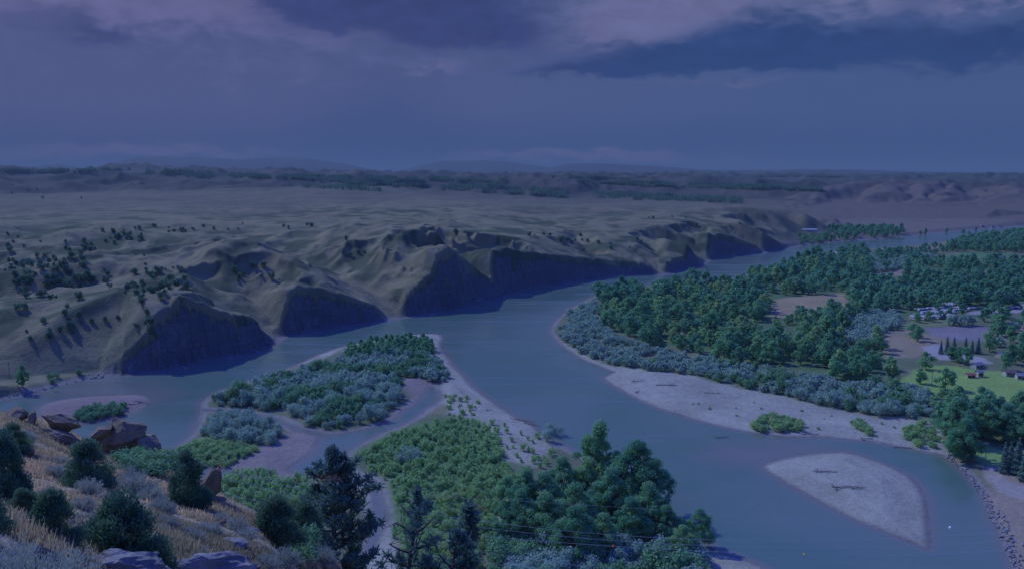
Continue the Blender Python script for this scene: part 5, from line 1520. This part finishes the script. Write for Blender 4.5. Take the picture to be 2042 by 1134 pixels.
e, h = put_pine(668, 893, 82, dict(seed=21, w=96, nbr=84, z0=.16, tuft=40), "tall dense ponderosa pine rising from the slope in front of the backwater")
mb = MB(); rng = np.random.RandomState(8)
x, y, zz_ = PD(660, 953, 79); lp = np.array([x, y, zz_]) - np.array(e.location)
n_ = 80; pp = lp + rng.normal(size=(n_, 3)) * np.array([.55, .3, .16]); mb.leaves(pp, rdir(rng, n_), .34, rng, .25, 0, rng.rand(n_), np.tile([.6, 0, .5], (n_, 1)) + .6 * rdir(rng, n_))
db = obj("dead_needles", mb.build("dead_needles", [M['deadneedle']]), e); db["label"] = "rust orange dead needles on one bough"
put_pine(800, 975, 70, dict(seed=33, w=88, nbr=34, z0=.30, tuft=30, lean=.10, wig=.05, dead=.35), "sparse crooked pine with bare dead limbs beside the dense pine")
put_pine(868, 1060, 66, dict(seed=37, w=66, nbr=30, z0=.30, tuft=30, lean=.05, wig=.05, dead=.2), "short open pine beyond the sparse crooked one")
e3, h3 = put_pine(952, 1000, 72, dict(seed=45, w=44, nbr=46, z0=.2, tuft=26, wig=.03, dead=.15), "narrow spindly pine with a reddish dead tip in front of the willows")
mb = MB(); n_ = 70; pp = np.array([0, 0, h3 * .985]) + rng.normal(size=(n_, 3)) * np.array([.30, .30, .30]); mb.leaves(pp, rdir(rng, n_), .30, rng, .25, 0, rng.rand(n_) * .4, rdir(rng, n_))
db = obj("dead_needles", mb.build("dead_needles", [M['deadneedle']]), e3); db["label"] = "reddish dead needles at the tip"

# ------------------------------------------------------------------ power lines crossing below the slope, with marker balls
WIRES = [("uppermost power line carrying the coloured marker balls", [(300, 890), (435, 941), (700, 972), (1012, 993), (1300, 1018), (1604, 1040), (1895, 1047), (2120, 1040)], .016),
         ("power line second from the top, crossing the pine and the grove", [(330, 905), (487, 951), (618, 976), (757, 1006), (900, 1030), (1150, 1058), (1418, 1077), (1600, 1078), (1790, 1071), (2120, 1048)], .024),
         ("middle power line crossing in front of the grove's shade", [(330, 918), (444, 951), (587, 990), (757, 1019), (900, 1041), (1150, 1069), (1418, 1090), (1640, 1092), (1900, 1081), (2120, 1066)], .024),
         ("power line skimming the silver bush tops, with a yellow ball at its low point", [(330, 945), (430, 980), (518, 1004), (700, 1034), (900, 1054), (1150, 1083), (1418, 1103), (1604, 1106), (1850, 1099), (2120, 1086)], .024),
         ("lower power line crossing the silver bushes", [(560, 1030), (800, 1073), (900, 1091), (1010, 1106), (1160, 1128), (1400, 1146), (1700, 1150), (2120, 1138)], .022),
         ("lowest power line, cutting the bottom of the silver bushes", [(560, 1060), (870, 1110), (1004, 1123), (1200, 1142), (1500, 1165), (2120, 1165)], .022)]


def spline(pts, n=90):
    p = np.array(pts, float); x = np.linspace(p[0, 0], p[-1, 0], n)
    c = np.polyfit(p[:, 0], p[:, 1], 4 if len(p) > 6 else 3)
    return x, np.polyval(c, x)


WP = []
for lab, pts, rad in WIRES:
    xs, ys = spline(pts)
    D = 105 + 60 * (xs - 300) / 1800
    P3 = np.array([PD(a, b, d) for a, b, d in zip(xs, ys, D)])
    WP.append((xs, P3))
    mb = MB(); mb.tube(P3, rad, 0, 5)
    tag(obj("power_line", mb.build("power_line", [M['wire']], True)), lab, "power line", "power lines across the river")
BALLS = {'orange': (0.80, 0.20, 0.08), 'yellow': (0.85, 0.68, 0.10), 'ball_white': (0.85, 0.85, 0.82)}
for k_, c_ in BALLS.items(): M[k_] = plain(k_ + "_marker", c_, .4, .03, 2)
for px, wi, mt, lab in [(435, 0, 'orange', "orange marker ball on the uppermost wire near the slope"), (1012, 0, 'yellow', "small yellow marker ball above the grove's dark shade"), (1895, 0, 'ball_white', "white marker ball over the open river"),
                        (1604, 3, 'yellow', "yellow marker ball low over the river"), (1223, 3, 'orange', "orange marker ball above the silver bushes")]:
    xs, P3 = WP[wi]
    p = np.array([np.interp(px, xs, P3[:, j]) for j in range(3)]); rr = .20 if px != 1895 else .28
    bm = bmesh.new(); bmesh.ops.create_uvsphere(bm, u_segments=16, v_segments=10, radius=rr)
    bmesh.ops.create_cone(bm, segments=8, radius1=rr * .25, radius2=rr * .25, depth=rr * 2.3, cap_ends=True)
    me = bpy.data.meshes.new("marker_ball"); bm.to_mesh(me); bm.free(); me.materials.append(M[mt])
    for f in me.polygons: f.use_smooth = True
    tag(obj("marker_ball", me, None, p), lab, "marker ball")

# ------------------------------------------------------------------ poles, houses, vehicles
def pole(px, py, h_, label):
    x, y, z, D = at(px, py)
    mb = MB(); mb.tube([[0, 0, -.5], [0, 0, h_]], [.16, .11], 0, 8)
    e = obj("utility_pole", mb.build("utility_pole", [M['wood_grey']], True), None, (x, y, z))
    tag(e, label, "utility pole")
    mb = MB(); mb.box((0, 0, h_ - .6), (2.2, .12, .14)); obj("crossarm", mb.build("crossarm", [M['wood_grey']]), e)
    mb = MB()
    for q in (-1, -.35, .35, 1): mb.tube([[q, 0, h_ - .53], [q, 0, h_ - .28]], [.05, .05], 0, 6)
    obj("insulator", mb.build("insulator", [M['white']], True), e)


pole(19, 752, 8.5, "slender pole on the tan terrace behind the lone upright cottonwood")
pole(1964, 930, 9.5, "utility pole on the second lawn above the rock-lined bank")
pole(1858, 766, 8.0, "utility pole at the lawn's far edge between two round trees")


def house(px, py, L, Wd, hh, rz, wall, roof, label, cat="house", gable=True, name="house"):
    L, Wd, hh = L * .72, Wd * .72, hh * .8
    x, y, z, D = at(px, py)
    e = bpy.data.objects.new(name, None); COL.objects.link(e); e.location = (x, y, z); e.rotation_euler = (0, 0, rz); tag(e, label, cat)
    mb = MB(); mb.box((0, 0, hh / 2 - .2), (L, Wd, hh + .4))
    rise = Wd * .28 if gable else .25
    if gable:
        for s_ in (-1, 1): mb.tris(np.array([[s_ * L / 2, -Wd / 2, hh], [s_ * L / 2, Wd / 2, hh], [s_ * L / 2, 0, hh + rise]]), [[0, 1, 2]])
    obj("wall", mb.build("wall", [M[wall]]), e)
    mb = MB(); o = .4
    for s_ in (-1, 1):
        v = np.array([[-L / 2 - o, s_ * (Wd / 2 + o), hh - o * .5], [L / 2 + o, s_ * (Wd / 2 + o), hh - o * .5], [L / 2 + o, 0, hh + rise], [-L / 2 - o, 0, hh + rise]])
        mb.quads(np.concatenate([v, v + np.array([0, 0, .18])]), [[0, 1, 2, 3], [7, 6, 5, 4], [0, 4, 5, 1], [1, 5, 6, 2], [3, 2, 6, 7], [0, 3, 7, 4]])
    obj("roof", mb.build("roof", [M[roof]]), e)
    for i_, q in enumerate((-.28, .28)):
        mb = MB(); mb.box((q * L, -Wd / 2 - .02, hh * .55), (1.3, .08, 1.1)); obj("window", mb.build("window", [M['dark']]), e)
    mb = MB(); mb.box((0, -Wd / 2 - .02, 1.0), (1.0, .08, 2.0)); obj("door", mb.build("door", [M['brown_roof']]), e)


for a in [(1998, 712, 9, 6, 2.6, .3, 'tan_wall', 'grey_roof', "house with pale grey roof under the big shade trees"), (1935, 752, 5.5, 4, 2.0, -.1, 'tan_wall', 'red_roof', "low shed with bright red roof at the lawn's far edge"),
          (1952, 750, 4.0, 4.0, 3.2, .2, 'white', 'grey_roof', "small pale two-storey shed next to the red roofed shed"), (2012, 748, 8, 5, 2.6, .1, 'white', 'brown_roof', "white walled house at the lawn's far edge behind the trees"),
          (2038, 755, 8, 5, 2.6, -.2, 'white', 'grey_roof', "white house by the lawn at the picture's edge"), (1985, 519, 26, 9, 4, .1, 'white', 'grey_roof', "long white shed beside the far green field"), (2020, 516, 14, 9, 4, .4, 'white', 'grey_roof', "white barn near the long white shed"),
          (1993, 548, 22, 9, 4, 0, 'tan_wall', 'grey_roof', "long grey roofed building at the edge of the far wood"), (2025, 546, 12, 8, 4, .3, 'white', 'grey_roof', "grey roofed building beside the long one"), (1614, 462, 34, 9, 4, .05, 'white', 'white', "long white building far off under the end bluff"),
          (2012, 570, 9, 6, 3, .1, 'white', 'grey_roof', "pale roofed house deep in the wood belt"), (1752, 586, 10, 7, 3, .3, 'tan_wall', 'grey_roof', "grey roofed house by the clearing in the wood"), (1775, 628, 9, 6, 3, .2, 'white', 'grey_roof', "white roofed house beside the parked trailers"),
          (1930, 640, 9, 6, 3, .2, 'tan_wall', 'brown_roof', "brown roofed house past the track"), (1948, 733, 8, 5, 2.6, .4, 'white', 'grey_roof', "pale roofed building by the gravel track behind the spruces")]:
    house(*a)
for i_, (px, py) in enumerate([(1958, 452), (1978, 453), (1994, 452)]):
    house(px, py, 9, 6, 3, i_ * .5, 'white', 'grey_roof', ["tiny white farm building across the far reach, nearest the lone dark tree", "tiny white farm building between two others across the far reach", "tiny white farm building across the far reach, end of its row away from the bluffs"][i_], "farm building", True, "farm_building")

# parked trailers and vans
def trailer(rng, L, hh, paint):
    mb = MB(); prof = np.array([[-.5, .12], [-.5, .82], [-.42, .98], [.40, 1.0], [.5, .80], [.5, .30], [.42, .12]]) * np.array([L, hh])
    n_ = len(prof)
    for s_ in (-1,):
        v = np.concatenate([np.stack([prof[:, 0], np.full(n_, -1.05), prof[:, 1] + .25], 1), np.stack([prof[:, 0], np.full(n_, 1.05), prof[:, 1] + .25], 1)])
        mb.quads(v, [[i, (i + 1) % n_, n_ + (i + 1) % n_, n_ + i] for i in range(n_)])
        for o_, fl in ((0, 1), (n_, -1)):
            c_ = v[o_:o_ + n_].mean(0); vv = np.vstack([c_[None], v[o_:o_ + n_]]); mb.tris(vv, [[0, 1 + i, 1 + (i + 1) % n_][::fl] for i in range(n_)])
    for q in (-.28, 0.02, .27): mb.box((q * L, 0, .25 + hh * .62), (L * .16, 2.14, hh * .24), 1)
    mb.box((-.12 * L, 0, .25 + hh * .38), (L * .9, 2.12, hh * .06), 1)
    for q in (-.18, .16):
        for s_ in (-1, 1):
            an = np.linspace(0, 6.283, 11)[:-1]
            mb.tube([[q * L, s_ * .85, .35], [q * L, s_ * 1.08, .35]], [.36, .36], 2, 10)
    return mb.build("parked_trailer", [M[paint], M['dark'], M['tyre']], False)


TRA = [trailer(np.random.RandomState(i), L, hh, 'white') for i, (L, hh) in enumerate([(7.0, 2.6), (5.2, 1.9), (8.5, 2.9), (4.4, 1.5)])]
vr_ = np.random.RandomState(61)
rowsv = [(1818, 632, 1860, 628, 6), (1838, 622, 1905, 618, 12), (1845, 628, 1905, 624, 11), (1815, 638, 1900, 633, 14), (1872, 612, 1920, 612, 8), (1905, 620, 1945, 616, 7), (1770, 618, 1790, 610, 4), (1992, 618, 2042, 612, 6)]
for x0, y0, x1, y1, n_ in rowsv:
    for q in range(n_):
        f = (q + .5) / n_
        x, y, z, D = at(x0 + (x1 - x0) * f + vr_.normal() * 1.2, y0 + (y1 - y0) * f + vr_.normal() * .7)
        o = obj("parked_trailer", TRA[vr_.randint(4)], None, (x, y, z)); o.rotation_euler = (0, 0, vr_.choice([.2, 1.75]) + vr_.normal() * .08)
        tag(o, "white camping trailer or van parked in the crowded rows before the wood", "trailer", "vehicles parked before the wood")

# ------------------------------------------------------------------ driftwood, riprap
def drift(px, py, L, label, rootwad=True, seed=0, rz=0.0, limbs=5):
    x, y, z, D = at(px, py); rng = np.random.RandomState(seed); mb = MB()
    mb.tube([[-L / 2, 0, .25], [0, .1 * L * rng.normal() * .3, .35], [L / 2, 0, .22]], [.10 + L * .012, .08 + L * .010, .06], 0, 7)
    if rootwad:
        for q in range(9):
            d = rng.normal(size=3) + np.array([-.6, 0, .3]); d /= np.linalg.norm(d); d[2] = abs(d[2])
            mb.tube([[-L / 2, 0, .3], np.array([-L / 2, 0, .3]) + d * L * .12, np.array([-L / 2, 0, .3]) + d * L * .22 + rng.normal(size=3) * .1], [.05 + L * .008, .05 + L * .005, .03], 0, 5)
    for q in range(limbs):
        b = np.array([rng.uniform(-.2, .45) * L, 0, .3]); d = rng.normal(size=3); d[2] = abs(d[2]) * .6
        mb.tube([b, b + d * L * .08, b + d * L * .15], [.05 + L * .004, .05, .03], 0, 5)
    o = obj("driftwood_log", mb.build("driftwood_log", [M['wood_grey']], True), None, (x, y, max(z, 0) + .02)); o.rotation_euler = (0, 0, rz); tag(o, label, "driftwood")


for a in [(1690, 972, 9, "stranded root wad with splayed limbs in the middle of the bare gravel bar", True, 1, .1, 9), (1712, 973, 6, "thin stranded branch beside the root wad on the bare gravel bar", False, 2, .3, 4), (1650, 941, 7, "smaller stranded log at the upper part of the bare gravel bar", True, 3, -.1, 6),
          (1440, 882, 6, "dark log afloat in the main channel", False, 4, .15, 1), (1275, 760, 7, "stump-like driftwood at the sandbar's narrow end", True, 5, .4, 5), (1330, 768, 11, "tangled line of driftwood along the sandbar's inner edge", False, 6, -.08, 16), (1272, 781, 4, "small dark snag by the sandbar's waterline", True, 7, 1, 4),
          (1420, 784, 8, "driftwood heap beside the green streak on the sandbar", False, 8, -.3, 8), (1730, 875, 5, "dark snag on the sandbar's waterline below the narrow clump", True, 9, .2, 6), (1615, 866, 7, "line of drift branches at the waterline below the big clump", False, 10, -.1, 8), (1565, 862, 6, "drift branches under the big green clump", False, 11, -.1, 7),
          (280, 802, 14, "pale bleached log lying on the mud bar's tip", False, 12, -.45, 6), (270, 806, 5, "root wad on the mud bar's tip", True, 13, .4, 6), (116, 787, 2.5, "dark snag sticking out of the shallow channel", True, 14, .4, 3), (1040, 838, 12, "drift logs along the island's gravel edge", False, 15, -.5, 7), (978, 818, 3.0, "small stump on the island's bare gravel", True, 16, .3, 3),
          (1062, 847, 9, "drift log at the willow flat's water edge", False, 17, -.6, 5), (1800, 893, 7, "drift branches at the sandbar's end", False, 18, -.2, 6)]:
    drift(*a)
RIP = [rock_mesh("riprap_rock", np.random.RandomState(800 + i), (1, .85, .7), 8, 'riprap', None, 2, .05) for i in range(6)]
rr_ = np.random.RandomState(15)
SEG = [((1884, 908), (1922, 940), 42, 9), ((1922, 940), (1950, 975), 36, 8), ((1950, 975), (1972, 1022), 42, 14), ((1972, 1022), (2002, 1090), 90, 26), ((2000, 1085), (2030, 1150), 88, 40)]
for (x0, y0), (x1, y1), n_, wd in SEG:
    for q in range(n_):
        f = rr_.rand()
        x, y, z, D = at(x0 + (x1 - x0) * f + rr_.normal() * 1.5 + rr_.rand() ** 1.5 * wd, y0 + (y1 - y0) * f + rr_.normal() * 3)
        s_ = rr_.uniform(.4, 1.15); o = obj("riprap_rock", RIP[q % 6], None, (x, y, max(z, 0) + .15 * s_)); o.scale = (s_, s_, s_); o.rotation_euler = (rr_.normal() * .4, rr_.normal() * .4, rr_.rand() * 6.28)
        tag(o, "pale angular rock of the stone lining along the lawn-side river bank", "rock", "riprap rocks along the bank")
for px0, py0, px1, py1, n_ in [(5, 797, 110, 772, 26), (130, 765, 205, 752, 18)]:
    for q in range(n_):
        f = rr_.rand(); x, y, z, D = at(px0 + (px1 - px0) * f, py0 + (py1 - py0) * f - abs(rr_.normal()) * 3)
        s_ = rr_.uniform(.5, 1.4); o = obj("bank_rock", RIP[q % 6], None, (x, y, max(z, 0) + .1)); o.scale = (s_, s_, s_); o.rotation_euler = (0, 0, rr_.rand() * 6)
        tag(o, "pale rock along the waterline below the tan terrace", "rock", "rocks below the terrace")

# ------------------------------------------------------------------ far pine woods, distant mountains, haze
fr = np.random.RandomState(33)
fp = []
for x0, y0, x1, y1, th0, th1, n_ in [(520, 352, 640, 356, 3, 6, 900), (620, 357, 740, 364, 5, 11, 2600), (730, 362, 850, 366, 11, 8, 2800), (850, 358, 1010, 362, 4, 4, 900), (880, 372, 1010, 378, 7, 8, 900), (1000, 378, 1130, 388, 9, 8, 1000),
                                     (1150, 363, 1300, 369, 2, 4, 1500), (1290, 368, 1460, 373, 4, 5, 2600), (1450, 373, 1640, 381, 5, 2, 2200), (1100, 354, 1260, 357, 2, 2, 700), (0, 344, 120, 343, 3, 3, 700), (110, 343, 260, 338, 3, 2, 600), (290, 342, 420, 350, 6, 7, 900), (400, 348, 540, 354, 5, 4, 700),
                                     (1180, 388, 1330, 396, 7, 6, 700), (1320, 394, 1480, 402, 6, 5, 600), (600, 372, 760, 380, 3, 3, 250), (1490, 352, 1700, 354, 1, 1, 500)]:
    k_ = fr.rand(n_ * 2); px_ = x0 + (x1 - x0) * k_; py_ = y0 + (y1 - y0) * k_ + (th0 + (th1 - th0) * k_) * fr.uniform(-1, 1, n_ * 2)
    m_ = fbm(px_, py_ * 4, 34, 3, seed=55) + fr.normal(size=n_ * 2) * .10 > -.04
    fp.append(np.stack([px_, py_], 1)[m_])
fp = np.concatenate(fp)
fx, fy, fz, fD = cast(fp[:, 0], fp[:, 1], 1200, 9000, 300)
k = (fD == fD) & (fz > 15)
fx, fy, fz = fx[k], fy[k], fz[k]
mb = MB(); nt_ = len(fx); h_ = fr.uniform(5, 10, nt_); nq = 6
zz_ = np.tile(np.linspace(.12, .95, nq), (nt_, 1)); an = fr.rand(nt_, nq) * 6.283; pr = .24 * (1.05 - zz_) * fr.rand(nt_, nq)
pp = np.stack([fx[:, None] + pr * h_[:, None] * np.cos(an), fy[:, None] + pr * h_[:, None] * np.sin(an), fz[:, None] + zz_ * h_[:, None]], -1).reshape(-1, 3)
mb.leaves(pp, rdir(fr, len(pp)), np.repeat(h_ * .45, nq), fr, .7, 0, np.repeat(fr.rand(nt_), nq))
tag(obj("far_pine_forest", mb.build("far_pine_forest", [M['juniper']])), "dark bands of pine forest on the distant ridges", "forest", None, "stuff")

mm = plain("mountain_ground", (0.07, 0.08, 0.075), .95, .15, .002)
for nm, pts, Dm, lab in [("distant_mountain", [(180, 345), (232, 326), (262, 318), (320, 315), (400, 317), (470, 319), (560, 316), (620, 318), (680, 326), (740, 338), (800, 345)], 12500, "long pale blue mountain on the skyline behind the high hills"),
                         ("distant_mountain", [(-60, 340), (0, 333), (60, 334), (110, 329), (150, 334), (200, 345)], 12500, "low pale blue rise at the skyline's outer end"),
                         ("distant_mountain", [(780, 345), (840, 330), (880, 322), (960, 321), (1010, 323), (1060, 329), (1100, 335), (1140, 345)], 13500, "faint flat-topped ridge on the middle of the skyline"),
                         ("distant_mountain", [(1060, 345), (1100, 334), (1130, 328), (1180, 327), (1230, 328), (1300, 331), (1370, 336), (1450, 345)], 11500, "darker blue mesa on the skyline above the pine bands"),
                         ("distant_mountain", [(1280, 346), (1400, 339), (1550, 340), (1620, 338), (1750, 340), (1830, 343), (1960, 344), (2120, 347)], 9800, "low dark blue mesa line on the far skyline")]:
    p = np.array(pts, float); xs = np.linspace(p[0, 0], p[-1, 0], 160); ys = np.interp(xs, p[:, 0], p[:, 1]); ys = ys + 1.3 * fbm(xs, xs * 0, 60, 4, seed=len(pts)) + .5 * fbm(xs, xs * 0 + 9, 14, 3)
    depths = np.linspace(-1, 1, 21); V = []
    for q in depths:
        D = Dm * (1 + .16 * q)
        for a_, b_ in zip(xs, ys):
            x, y, _ = PD(a_, 300, D); zt = H + (HOR - b_) / F * Dm
            z = 85 + max(zt - 85, 0) * max(0, 1 - abs(q)) ** .7 - 60 * abs(q) ** 3
            V.append((x, y, z + 26 * math.sin(a_ * .11 + q * 5) * (1 - abs(q)) * abs(q)))
    n_ = len(xs); ii = np.arange(20)[:, None] * n_ + np.arange(n_ - 1)[None]
    tag(obj(nm, mesh(nm, np.array(V), np.stack([ii, ii + n_, ii + n_ + 1, ii + 1], -1).reshape(-1, 4)[:, ::-1], mm)), lab, "mountain", None, "structure")

HAZE_D = 0.8e-4
zmin = float(min(gz.min(), -20)) - 1.0
mb = MB(); mb.box((0, 0, (350 + zmin) / 2), (92000, 92000, 350 - zmin))
hm = bpy.data.materials.new("haze"); hm.use_nodes = True; nt = hm.node_tree
nt.nodes.remove(nt.nodes["Principled BSDF"]); pv = nt.nodes.new("ShaderNodeVolumePrincipled")
pv.inputs["Color"].default_value = (0.44, 0.58, 0.56, 1); pv.inputs["Density"].default_value = HAZE_D; pv.inputs["Anisotropy"].default_value = 0.0
nt.links.new(pv.outputs[0], nt.nodes["Material Output"].inputs["Volume"])
hz_o = obj("haze", mb.build("haze", [hm])); hz_o.data.materials[0] = hm
tag(hz_o, "thin blue rain haze over the plains", "haze", None, "stuff")
